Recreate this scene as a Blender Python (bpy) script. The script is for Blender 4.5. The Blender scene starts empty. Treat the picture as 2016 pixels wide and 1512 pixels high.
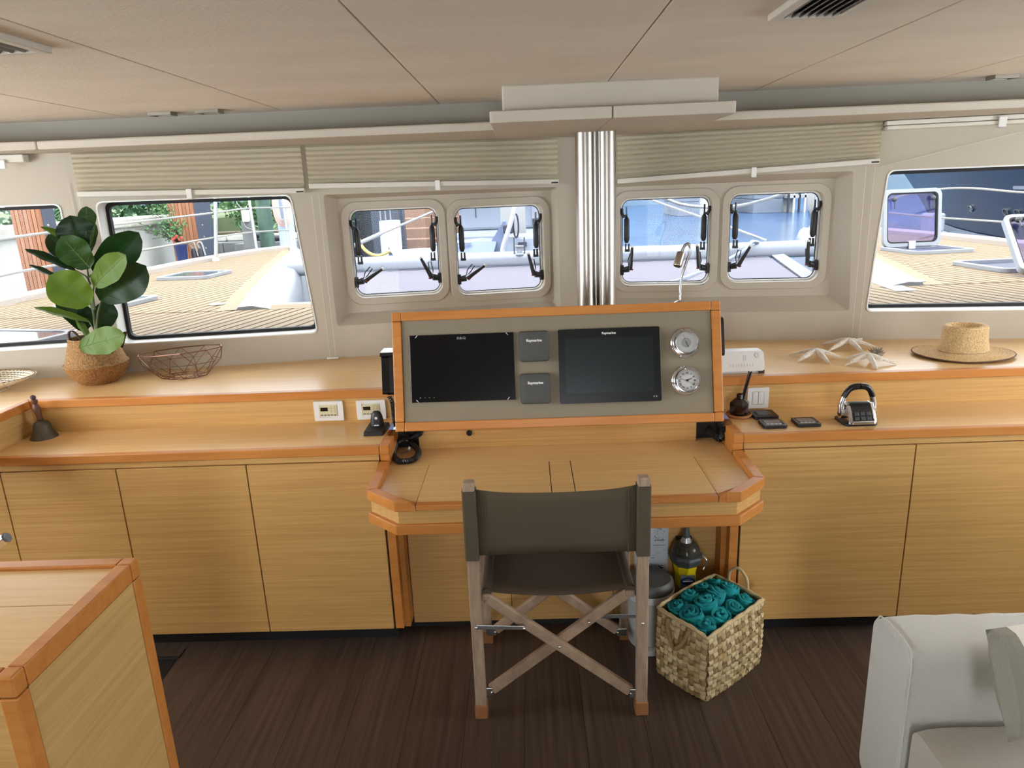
import bpy, bmesh, math, random
from mathutils import Vector, Matrix, noise
from mathutils.geometry import tessellate_polygon

R = math.radians
sc = bpy.context.scene
col = sc.collection
random.seed(4)

# ------------------------------------------------------------------ camera, sky, light, exposure
F_PX, CX, CY = 1394.0, 1008.0, 756.0            # for a 2016 x 1512 frame
CAM = Vector((0.0, 0.0, 1.70))
PITCH, ROLL, YAW = math.atan(F_PX / 5091.0), math.atan(206 / 5087.0), R(1.5)
c_f = Vector((-math.sin(YAW) * math.cos(PITCH), math.cos(YAW) * math.cos(PITCH), -math.sin(PITCH)))
_r0 = Vector((math.cos(YAW), math.sin(YAW), 0))
_d0 = c_f.cross(_r0)
c_r = math.cos(ROLL) * _r0 + math.sin(ROLL) * _d0
c_d = -math.sin(ROLL) * _r0 + math.cos(ROLL) * _d0
cam_d = bpy.data.cameras.new('camera')
cam_d.sensor_fit = 'HORIZONTAL'
cam_d.sensor_width = 36.0
cam_d.lens = F_PX / 2016.0 * 36.0
cam_d.clip_start = 0.02
cam_d.clip_end = 400
cam = bpy.data.objects.new('camera', cam_d)
col.objects.link(cam)
_up, _bk = -c_d, -c_f
cam.matrix_world = Matrix(((c_r.x, _up.x, _bk.x, CAM.x), (c_r.y, _up.y, _bk.y, CAM.y), (c_r.z, _up.z, _bk.z, CAM.z), (0, 0, 0, 1)))
sc.camera = cam

SKY_STRENGTH = 7.5
w = bpy.data.worlds.new('overcast_sky')
sc.world = w
w.use_nodes = True
nt = w.node_tree
bgn = nt.nodes['Background']
tc = nt.nodes.new('ShaderNodeTexCoord')
sx = nt.nodes.new('ShaderNodeSeparateXYZ')
rp = nt.nodes.new('ShaderNodeValToRGB')
nt.links.new(tc.outputs['Generated'], sx.inputs[0])
nt.links.new(sx.outputs['Z'], rp.inputs['Fac'])
rp.color_ramp.elements[0].position = 0.0
rp.color_ramp.elements[0].color = (0.86, 0.93, 1.0, 1)
rp.color_ramp.elements[1].position = 0.9
rp.color_ramp.elements[1].color = (0.95, 0.97, 1.0, 1)
nt.links.new(rp.outputs[0], bgn.inputs['Color'])
bgn.inputs['Strength'].default_value = SKY_STRENGTH

sd = bpy.data.lights.new('hazy_sun', 'SUN')
sd.energy = 2.0
sd.angle = R(25)
sd.color = (1.0, 0.96, 0.88)
sun = bpy.data.objects.new('hazy_sun', sd)
col.objects.link(sun)
sun.rotation_euler = (R(24), R(-14), 0)

vs = sc.view_settings
vs.view_transform = 'Standard'
vs.look = 'None'
vs.gamma = 1.0
vs.use_curve_mapping = False
vs.exposure = 1.0
try:
    sc.cycles.use_denoising = True
    sc.cycles.max_bounces = 10
    sc.cycles.diffuse_bounces = 5
    sc.cycles.transparent_max_bounces = 16
    sc.cycles.caustics_reflective = False
    sc.cycles.caustics_refractive = False
    sc.cycles.sample_clamp_indirect = 6.0
except Exception:
    pass

# ------------------------------------------------------------------ helpers
def ray(px, py):
    return c_f + (px - CX) / F_PX * c_r + (py - CY) / F_PX * c_d

def at(px, py, Y):                     # the point in the room at depth Y seen at that pixel
    v = ray(px, py)
    return CAM + v * (Y / v.y)

def on(px, py, z):                     # the point on the level z
    v = ray(px, py)
    return CAM + v * ((z - CAM.z) / v.z)

def lin(c):
    return tuple((x / 12.92 if x <= 0.04045 else ((x + 0.055) / 1.055) ** 2.4) for x in [k / 255.0 for k in c])

ORG = {}

class MB:
    def __init__(s):
        s.v, s.f, s.mi = [], [], []

    def add(s, vs_, fs, mi=0):
        b = len(s.v)
        s.v += [Vector(p) for p in vs_]
        s.f += [[b + i for i in f] for f in fs]
        s.mi += [mi] * len(fs)
        return s

    def box(s, x0, x1, y0, y1, z0, z1, mi=0):
        return s.add([(x0, y0, z0), (x1, y0, z0), (x1, y1, z0), (x0, y1, z0), (x0, y0, z1), (x1, y0, z1), (x1, y1, z1), (x0, y1, z1)],
                     [(3, 2, 1, 0), (4, 5, 6, 7), (0, 1, 5, 4), (1, 2, 6, 5), (2, 3, 7, 6), (3, 0, 4, 7)], mi)

    def fbox(s, fn, a0, a1, b0, b1, c0, c1, mi=0):     # a box in the frame fn(a, b, c)
        q = [(a0, b0, c0), (a1, b0, c0), (a1, b1, c0), (a0, b1, c0), (a0, b0, c1), (a1, b0, c1), (a1, b1, c1), (a0, b1, c1)]
        return s.add([fn(*p) for p in q], [(3, 2, 1, 0), (4, 5, 6, 7), (0, 1, 5, 4), (1, 2, 6, 5), (2, 3, 7, 6), (3, 0, 4, 7)], mi)

    def hexa(s, q, mi=0):
        return s.add(q, [(3, 2, 1, 0), (4, 5, 6, 7), (0, 1, 5, 4), (1, 2, 6, 5), (2, 3, 7, 6), (3, 0, 4, 7)], mi)

    def prism(s, poly, fn, c0, c1, mi=0):              # polygon (a, b) extruded from c0 to c1 in the frame fn
        n = len(poly)
        vs_ = [fn(a, b, c0) for a, b in poly] + [fn(a, b, c1) for a, b in poly]
        tri = tessellate_polygon([[Vector((a, b, 0)) for a, b in poly]])
        fs = [tuple(t) for t in tri] + [tuple(n + i for i in reversed(t)) for t in tri] if n > 4 else [tuple(range(n)), tuple(range(2 * n - 1, n - 1, -1))]
        fs += [(i, (i + 1) % n, n + (i + 1) % n, n + i) for i in range(n)]
        return s.add(vs_, fs, mi)

    def plate(s, outer, holes, fn, c0, c1, mi=0):      # polygon with holes, extruded
        loops = [outer] + holes
        flat = [p for l in loops for p in l]
        n = len(flat)
        tri = tessellate_polygon([[Vector((a, b, 0)) for a, b in l] for l in loops])
        vs_ = [fn(a, b, c0) for a, b in flat] + [fn(a, b, c1) for a, b in flat]
        fs = [tuple(t) for t in tri] + [tuple(n + i for i in reversed(t)) for t in tri]
        k = 0
        for l in loops:
            m = len(l)
            fs += [(k + i, k + (i + 1) % m, n + k + (i + 1) % m, n + k + i) for i in range(m)]
            k += m
        return s.add(vs_, fs, mi)

    def skirt(s, la, lb, fn, c0, c1, mi=0):            # band between two loops of equal length
        n = len(la)
        vs_ = [fn(a, b, c0) for a, b in la] + [fn(a, b, c1) for a, b in lb]
        return s.add(vs_, [(i, (i + 1) % n, n + (i + 1) % n, n + i) for i in range(n)], mi)

    def tube(s, path, r, n=8, closed=False, mi=0, cap=True):
        P = [Vector(p) for p in path]
        m = len(P)
        rs = r if isinstance(r, (list, tuple)) else [r] * m
        vs_, prev = [], None
        for i in range(m):
            if closed:
                t = P[(i + 1) % m] - P[i - 1]
            else:
                t = P[min(i + 1, m - 1)] - P[max(i - 1, 0)]
            if t.length < 1e-9:
                t = Vector((0, 0, 1))
            t.normalize()
            if prev is None:
                u = t.cross(Vector((0, 0, 1)))
                if u.length < 1e-3:
                    u = t.cross(Vector((1, 0, 0)))
            else:
                u = prev - t * prev.dot(t)
                if u.length < 1e-6:
                    u = t.cross(Vector((1, 0, 0)))
            u.normalize()
            prev = u
            b = t.cross(u)
            for k in range(n):
                a = 2 * math.pi * k / n
                vs_.append(P[i] + (u * math.cos(a) + b * math.sin(a)) * rs[i])
        fs = []
        for i in range(m if closed else m - 1):
            j = (i + 1) % m
            fs += [(i * n + k, i * n + (k + 1) % n, j * n + (k + 1) % n, j * n + k) for k in range(n)]
        if cap and not closed:
            fs += [tuple(range(n - 1, -1, -1)), tuple((m - 1) * n + k for k in range(n))]
        return s.add(vs_, fs, mi)

    def lathe(s, prof, n=32, org=(0, 0, 0), fn=None, mi=0, sxy=(1, 1)):
        vs_, fs = [], []
        o = Vector(org)
        for r_, z_ in prof:
            for k in range(n):
                a = 2 * math.pi * k / n
                p = (r_ * math.cos(a) * sxy[0], r_ * math.sin(a) * sxy[1], z_)
                vs_.append(fn(*p) if fn else o + Vector(p))
        for i in range(len(prof) - 1):
            fs += [(i * n + k, i * n + (k + 1) % n, (i + 1) * n + (k + 1) % n, (i + 1) * n + k) for k in range(n)]
        fs += [tuple(range(n - 1, -1, -1)), tuple((len(prof) - 1) * n + k for k in range(n))]
        return s.add(vs_, fs, mi)

    def bar(s, a, b, w_, h_, up=(0, 0, 1), mi=0):      # rectangular bar from a to b
        a, b = Vector(a), Vector(b)
        t = (b - a).normalized()
        u = t.cross(Vector(up)).normalized()
        v = u.cross(t)
        q = []
        for p in (a, b):
            for x, y in ((-1, -1), (1, -1), (1, 1), (-1, 1)):
                q.append(p + u * x * w_ / 2 + v * y * h_ / 2)
        return s.add(q, [(0, 1, 2, 3), (7, 6, 5, 4), (0, 4, 5, 1), (1, 5, 6, 2), (2, 6, 7, 3), (3, 7, 4, 0)], mi)

    def loft(s, rows, closed=False, mi=0, caps=False):
        n = len(rows[0])
        vs_ = [p for r_ in rows for p in r_]
        fs = []
        for i in range(len(rows) - 1):
            for k in range(n if closed else n - 1):
                fs.append((i * n + k, i * n + (k + 1) % n, (i + 1) * n + (k + 1) % n, (i + 1) * n + k))
        if caps:
            fs += [tuple(range(n - 1, -1, -1)), tuple((len(rows) - 1) * n + k for k in range(n))]
        return s.add(vs_, fs, mi)

    def ball(s, c, r, n=12, m=8, sc_=(1, 1, 1), mi=0):
        prof = [(max(1e-4, r * math.sin(math.pi * i / m)), -r * math.cos(math.pi * i / m)) for i in range(m + 1)]
        c = Vector(c)
        return s.lathe(prof, n, fn=lambda x, y, z: c + Vector((x * sc_[0], y * sc_[1], z * sc_[2])), mi=mi)

    def build(s, name, mats, parent=None, bevel=0.0, smooth=None, seg=2, org=None):
        me = bpy.data.meshes.new(name)
        if parent is not None:
            o3 = ORG[parent.name]
        elif org is not None:
            o3 = Vector(org)
        else:
            xs = [v.x for v in s.v]; ys = [v.y for v in s.v]; zs = [v.z for v in s.v]
            o3 = Vector(((min(xs) + max(xs)) / 2, (min(ys) + max(ys)) / 2, min(zs)))
        me.from_pydata([tuple(v - o3) for v in s.v], [], s.f)
        if not isinstance(mats, (list, tuple)):
            mats = [mats]
        for m_ in mats:
            me.materials.append(m_)
        me.polygons.foreach_set('material_index', s.mi)
        bm = bmesh.new()
        bm.from_mesh(me)
        bmesh.ops.recalc_face_normals(bm, faces=bm.faces)
        bm.to_mesh(me)
        bm.free()
        if smooth is not None:
            me.polygons.foreach_set('use_smooth', [True] * len(me.polygons))
            me.set_sharp_from_angle(angle=R(smooth))
        ob = bpy.data.objects.new(name, me)
        col.objects.link(ob)
        if parent is not None:
            ob.parent = parent
        else:
            ob.location = o3
        ORG[ob.name] = o3
        if bevel:
            bv = ob.modifiers.new('edge', 'BEVEL')
            bv.width = bevel
            bv.segments = seg
            bv.limit_method = 'ANGLE'
            bv.angle_limit = R(40)
            bv.harden_normals = False
        return ob

W3 = lambda x, y, z: Vector((x, y, z))

def tag(o, label=None, cat=None, group=None, kind=None):
    if label: o['label'] = label
    if cat: o['category'] = cat
    if group: o['group'] = group
    if kind: o['kind'] = kind
    return o

def root(name, loc, label, cat, group=None, kind=None):
    e = bpy.data.objects.new(name, None)
    e.empty_display_size = 0.05
    col.objects.link(e)
    e.location = loc
    ORG[e.name] = Vector(loc)
    return tag(e, label, cat, group, kind)

def copy_tree(o, dloc, parent=None):                    # the thing and each of its parts, moved by dloc
    c = o.copy()
    col.objects.link(c)
    if parent is None:
        c.location = Vector(o.location) + Vector(dloc)
    else:
        c.parent = parent
    for ch in [k for k in o.children]:
        copy_tree(ch, dloc, c)
    return c

def rrect(x0, x1, z0, z1, r, n=5):
    pts = []
    for cx, cz, a0 in ((x1 - r, z0 + r, -90), (x1 - r, z1 - r, 0), (x0 + r, z1 - r, 90), (x0 + r, z0 + r, 180)):
        for k in range(n + 1):
            a = R(a0 + 90 * k / n)
            pts.append((cx + r * math.cos(a), cz + r * math.sin(a)))
    return pts

def rpoly(q, r, n=4):                                   # polygon with rounded corners
    out = []
    m = len(q)
    for i in range(m):
        p, a, b = Vector(q[i]), Vector(q[i - 1]), Vector(q[(i + 1) % m])
        da, db = (a - p).normalized(), (b - p).normalized()
        s0, s1 = p + da * r, p + db * r
        for k in range(n + 1):
            t = k / n
            z = s0.lerp(p, t).lerp(p.lerp(s1, t), t)
            out.append((z.x, z.y))
    return out

def offset_poly(q, d):                                  # grow (d > 0) about the centre
    cx = sum(p[0] for p in q) / len(q); cy = sum(p[1] for p in q) / len(q)
    w_ = max(p[0] for p in q) - min(p[0] for p in q); h_ = max(p[1] for p in q) - min(p[1] for p in q)
    return [(cx + (p[0] - cx) * (1 + 2 * d / w_), cy + (p[1] - cy) * (1 + 2 * d / h_)) for p in q]

def clip(poly, nx, ny, c):                              # keep nx*x + ny*y >= c
    out = []
    for i in range(len(poly)):
        a, b = poly[i], poly[(i + 1) % len(poly)]
        da, db = nx * a[0] + ny * a[1] - c, nx * b[0] + ny * b[1] - c
        if da >= 0: out.append(a)
        if (da >= 0) != (db >= 0):
            t = da / (da - db)
            out.append((a[0] + (b[0] - a[0]) * t, a[1] + (b[1] - a[1]) * t))
    return out

def smooth_path(pts, n=6):                              # Catmull-Rom
    P = [Vector(p) for p in pts]
    P = [P[0] * 2 - P[1]] + P + [P[-1] * 2 - P[-2]]
    out = []
    for i in range(1, len(P) - 2):
        for k in range(n):
            t = k / n
            a, b, c, d = P[i - 1], P[i], P[i + 1], P[i + 2]
            out.append(0.5 * ((2 * b) + (c - a) * t + (2 * a - 5 * b + 4 * c - d) * t * t + (3 * b - a - 3 * c + d) * t ** 3))
    out.append(P[-2])
    return out

def coil(path, rc, rw, pitch, n=8):                      # coiled cord along a path
    P = smooth_path(path, 14)
    L = [0.0]
    for i in range(1, len(P)): L.append(L[-1] + (P[i] - P[i - 1]).length)
    out = []
    steps = int(L[-1] / pitch * n)
    j = 0
    for k in range(steps):
        s_ = L[-1] * k / steps
        while j < len(L) - 2 and L[j + 1] < s_: j += 1
        t = (s_ - L[j]) / max(1e-9, L[j + 1] - L[j])
        p = P[j].lerp(P[j + 1], t)
        d = (P[j + 1] - P[j]).normalized()
        u = d.cross(Vector((0.31, 0.2, 0.93))).normalized()
        v = d.cross(u)
        a = 2 * math.pi * k / n
        out.append(p + u * rc * math.cos(a) + v * rc * math.sin(a))
    return out

# ------------------------------------------------------------------ materials
def mat(name, c, rough=0.5, metal=0.0, var=0.0, scale=20.0, stretch=(1, 1, 1), bump=0.0, c2=None, spec=0.5, trans=0.0, coat=0.0, sheen=0.0,
        bscale=None, emit=0.0, detail=4.0, alpha=None, ior=None, transl=0.0):
    m = bpy.data.materials.new(name)
    m.use_nodes = True
    n_ = m.node_tree
    b = n_.nodes['Principled BSDF']
    lc = lin(c)
    b.inputs['Base Color'].default_value = (*lc, 1)
    b.inputs['Roughness'].default_value = rough
    b.inputs['Metallic'].default_value = metal
    b.inputs['Specular IOR Level'].default_value = spec
    if trans: b.inputs['Transmission Weight'].default_value = trans
    if coat: b.inputs['Coat Weight'].default_value = coat; b.inputs['Coat Roughness'].default_value = 0.15
    if sheen: b.inputs['Sheen Weight'].default_value = sheen
    if ior: b.inputs['IOR'].default_value = ior
    if emit:
        b.inputs['Emission Color'].default_value = (*lc, 1)
        b.inputs['Emission Strength'].default_value = emit
    if var or bump or c2:
        g = n_.nodes.new('ShaderNodeNewGeometry')
        mp = n_.nodes.new('ShaderNodeMapping')
        mp.inputs['Scale'].default_value = stretch
        n_.links.new(g.outputs['Position'], mp.inputs['Vector'])
        nz = n_.nodes.new('ShaderNodeTexNoise')
        nz.inputs['Scale'].default_value = scale
        nz.inputs['Detail'].default_value = detail
        nz.inputs['Roughness'].default_value = 0.6
        n_.links.new(mp.outputs[0], nz.inputs['Vector'])
        if var or c2:
            cr = n_.nodes.new('ShaderNodeValToRGB')
            a_ = lc
            b_ = lin(c2) if c2 else tuple(x * (1 - var) for x in lc)
            cr.color_ramp.elements[0].position = 0.32
            cr.color_ramp.elements[0].color = (*b_, 1)
            cr.color_ramp.elements[1].position = 0.68
            cr.color_ramp.elements[1].color = (*a_, 1)
            n_.links.new(nz.outputs['Fac'], cr.inputs['Fac'])
            n_.links.new(cr.outputs[0], b.inputs['Base Color'])
        if bump:
            src = nz
            if bscale:
                src = n_.nodes.new('ShaderNodeTexNoise')
                src.inputs['Scale'].default_value = bscale
                n_.links.new(mp.outputs[0], src.inputs['Vector'])
            bp = n_.nodes.new('ShaderNodeBump')
            bp.inputs['Strength'].default_value = bump
            bp.inputs['Distance'].default_value = 0.01
            n_.links.new(src.outputs['Fac'], bp.inputs['Height'])
            n_.links.new(bp.outputs[0], b.inputs['Normal'])
    if transl:
        out = n_.nodes['Material Output']
        tr = n_.nodes.new('ShaderNodeBsdfTranslucent')
        tr.inputs['Color'].default_value = (*[min(1, x * 1.6) for x in lc], 1)
        mx = n_.nodes.new('ShaderNodeMixShader')
        mx.inputs[0].default_value = transl
        n_.links.new(b.outputs[0], mx.inputs[1])
        n_.links.new(tr.outputs[0], mx.inputs[2])
        n_.links.new(mx.outputs[0], out.inputs['Surface'])
    return m

def pane_mat(name, tint, refl=0.06, rough=0.02):          # thin window glass: see-through, a little mirror
    m = bpy.data.materials.new(name)
    m.use_nodes = True
    n_ = m.node_tree
    n_.nodes.remove(n_.nodes['Principled BSDF'])
    tr = n_.nodes.new('ShaderNodeBsdfTransparent')
    tr.inputs['Color'].default_value = (*tint, 1)
    gl = n_.nodes.new('ShaderNodeBsdfGlossy')
    gl.inputs['Roughness'].default_value = rough
    mx = n_.nodes.new('ShaderNodeMixShader')
    mx.inputs[0].default_value = refl
    n_.links.new(tr.outputs[0], mx.inputs[1])
    n_.links.new(gl.outputs[0], mx.inputs[2])
    n_.links.new(mx.outputs[0], n_.nodes['Material Output'].inputs['Surface'])
    return m

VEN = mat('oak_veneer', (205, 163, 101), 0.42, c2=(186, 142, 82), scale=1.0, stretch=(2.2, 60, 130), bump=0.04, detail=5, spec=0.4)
VENT = mat('oak_veneer_top_lit', (222, 184, 128), 0.3, c2=(208, 166, 108), scale=1.0, stretch=(2.2, 90, 60), bump=0.03, detail=5, spec=0.5)  # lighter copy of the veneer: brightness of lit tops put into the colour
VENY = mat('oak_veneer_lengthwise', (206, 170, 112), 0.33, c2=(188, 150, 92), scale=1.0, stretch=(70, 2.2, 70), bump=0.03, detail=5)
EDGE = mat('beech_edge', (198, 132, 66), 0.36, c2=(184, 116, 52), scale=1.0, stretch=(3, 40, 40), detail=4, spec=0.4)
GAP = mat('dark_joint', (42, 22, 14), 0.8)
KICK = mat('black_kickboard', (10, 10, 10), 0.6)
WALL = mat('cream_gelcoat', (178, 167, 149), 0.45, var=0.03, scale=3)
WALLW = mat('white_window_lining', (228, 228, 224), 0.4)
CEIL = mat('ceiling_vinyl', (220, 208, 191), 0.75, c2=(211, 198, 180), scale=2.0, stretch=(1, 3, 1), bump=0.15, bscale=90)
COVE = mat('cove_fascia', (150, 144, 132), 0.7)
LEDGE = mat('ledge_vinyl', (188, 178, 162), 0.65, var=0.05, scale=6)
FLOOR = mat('dark_wenge_floor', (86, 70, 60), 0.38, c2=(56, 44, 38), scale=1.0, stretch=(55, 1.6, 1), bump=0.05, detail=6, spec=0.4)
BLACK = mat('black_plastic', (16, 16, 17), 0.45)
RUB = mat('black_rubber', (14, 14, 15), 0.7)
CHROME = mat('chrome', (225, 225, 228), 0.12, 1.0)
STEEL = mat('brushed_steel', (170, 170, 166), 0.3, 1.0, var=0.1, scale=60)
ALU = mat('brushed_aluminium', (188, 180, 170), 0.34, 1.0)
ALUD = mat('dark_aluminium_groove', (92, 90, 84), 0.35, 1.0)
BLIND = mat('pleated_blind_fabric', (216, 206, 188), 0.85, var=0.03, scale=30, transl=0.3)
WPL = mat('white_plastic', (226, 224, 218), 0.35)
GLASS = pane_mat('tinted_pane', (0.56, 0.565, 0.565), 0.006)  # dark tint added to hold down the bright outside
TINT = pane_mat('hatch_pane', (0.55, 0.56, 0.58), 0.006)  # same added tint, dims the view through the hatches

# ================================================================== the setting: floor, ceiling, walls
APX, APY = 0.30, 3.44
def wl_fn(x, z, d):                    # left half of the front wall, d = outwards
    k = 0.155; L = math.hypot(1, k)
    return Vector((x - d * k / L, APY - k * (APX - x) + d / L, z))
def wr_fn(x, z, d):                    # right half
    k = 0.14; L = math.hypot(1, k)
    return Vector((x + d * k / L, APY - k * (x - APX) + d / L, z))

fl = MB().box(-3.2, 3.3, -3.6, 3.6, -0.03, -0.006).build('floor', GAP)
tag(fl, kind='structure')
xb = -3.2
k = 0
while xb < 3.3:
    MB().box(xb + 0.0006, xb + 0.196, -3.6, 3.5, -0.006, 0.0).build('floor_board', FLOOR, fl)
    xb += 0.1966
tag(fl, 'dark brown wood-grain floor boards running towards the bow', None)

ce = MB().box(-3.3, 3.4, -3.6, 3.75, 2.055, 2.10).build('ceiling', GAP)
tag(ce, 'pale cream padded ceiling panels with thin seams', kind='structure')
seams = [-3.2, -2.19, -1.57, -0.948, -0.321, 0.298, 0.918, 1.57, 2.19, 3.3]
for a, b in zip(seams[:-1], seams[1:]):
    MB().box(a + 0.0015, b - 0.0015, -3.6, 3.02, 2.04, 2.056).build('ceiling_panel', CEIL, ce, bevel=0.003)

# front wall, two halves meeting behind the mast post
W2 = rpoly([(-1.840, 1.098), (-0.985, 1.095), (-1.035, 1.716), (-1.834, 1.718)], 0.03)
W1 = rpoly([(-2.95, 1.10), (-1.992, 1.105), (-1.979, 1.716), (-2.95, 1.716)], 0.03)
RECL = rpoly([(-0.893, 1.118), (0.162, 1.118), (0.158, 1.706), (-0.893, 1.712)], 0.015)
wall = MB()
wall.plate([(-3.05, 0.60), (APX, 0.60), (APX, 2.08), (-3.05, 2.08)], [W1, W2, RECL], wl_fn, 0, 0.11)
wf = wall.build('wall_front_left', WALL, smooth=30)
tag(wf, 'cream moulded front wall left of the mast post', kind='structure')
RECR = rpoly([(0.335, 1.10), (1.488, 1.10), (1.455, 1.722), (0.335, 1.722)], 0.015)
W7 = rpoly([(1.562, 1.098), (3.0, 1.098), (3.0, 1.716), (1.60, 1.716)], 0.03)
wall = MB()
wall.plate([(APX, 0.60), (3.2, 0.60), (3.2, 2.08), (APX, 2.08)], [RECR, W7], wr_fn, 0, 0.11)
wfr = wall.build('wall_front_right', WALL, smooth=30)
tag(wfr, 'cream moulded front wall right of the mast post', kind='structure')

def hatch_panel(fn, rec, ins, holes, wallobj):
    m = MB()
    m.skirt(rec, ins, fn, 0.0, 0.062)
    m.plate(ins, holes, fn, 0.062, 0.10)
    return m.build('hatch_panel', WALL, wallobj, smooth=30)
H3 = rrect(-0.800, -0.394, 1.234, 1.642, 0.045)
H4 = rrect(-0.320, 0.097, 1.221, 1.634, 0.045)
H5 = rrect(0.449, 0.868, 1.228, 1.641, 0.045)
H6 = rrect(0.949, 1.356, 1.233, 1.644, 0.045)
hatch_panel(wl_fn, RECL, rpoly([(-0.845, 1.165), (0.142, 1.165), (0.140, 1.692), (-0.845, 1.692)], 0.015), [H3, H4], wf)
hatch_panel(wr_fn, RECR, rpoly([(0.375, 1.165), (1.410, 1.165), (1.402, 1.694), (0.375, 1.694)], 0.015), [H5, H6], wfr)

# fixed windows
def fixed_window(name, poly, fn, label):
    m = MB()
    m.plate(offset_poly(poly, -0.002), [offset_poly(poly, -0.016)], fn, 0.078, 0.104)
    g = m.build(name, RUB)
    tag(g, label, kind='structure')
    MB().prism(offset_poly(poly, -0.012), fn, 0.090, 0.096).build('pane', GLASS, g)
    lip = MB()
    lip.skirt(offset_poly(poly, 0.004), offset_poly(poly, -0.0015), fn, -0.004, -0.004)
    lip.skirt(offset_poly(poly, -0.0015), offset_poly(poly, -0.0015), fn, -0.004, 0.080)
    lip.skirt(offset_poly(poly, 0.004), offset_poly(poly, 0.004), fn, -0.004, 0.0)
    lip.build('window_lining', WALLW, g, smooth=35)
    return g
fixed_window('window_1', W1, wl_fn, 'fixed black-framed window at the left edge behind the potted plant')
fixed_window('window_2', W2, wl_fn, 'large fixed black-framed window beside the potted plant')
fixed_window('window_7', W7, wr_fn, 'large fixed window above the straw hat')

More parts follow.
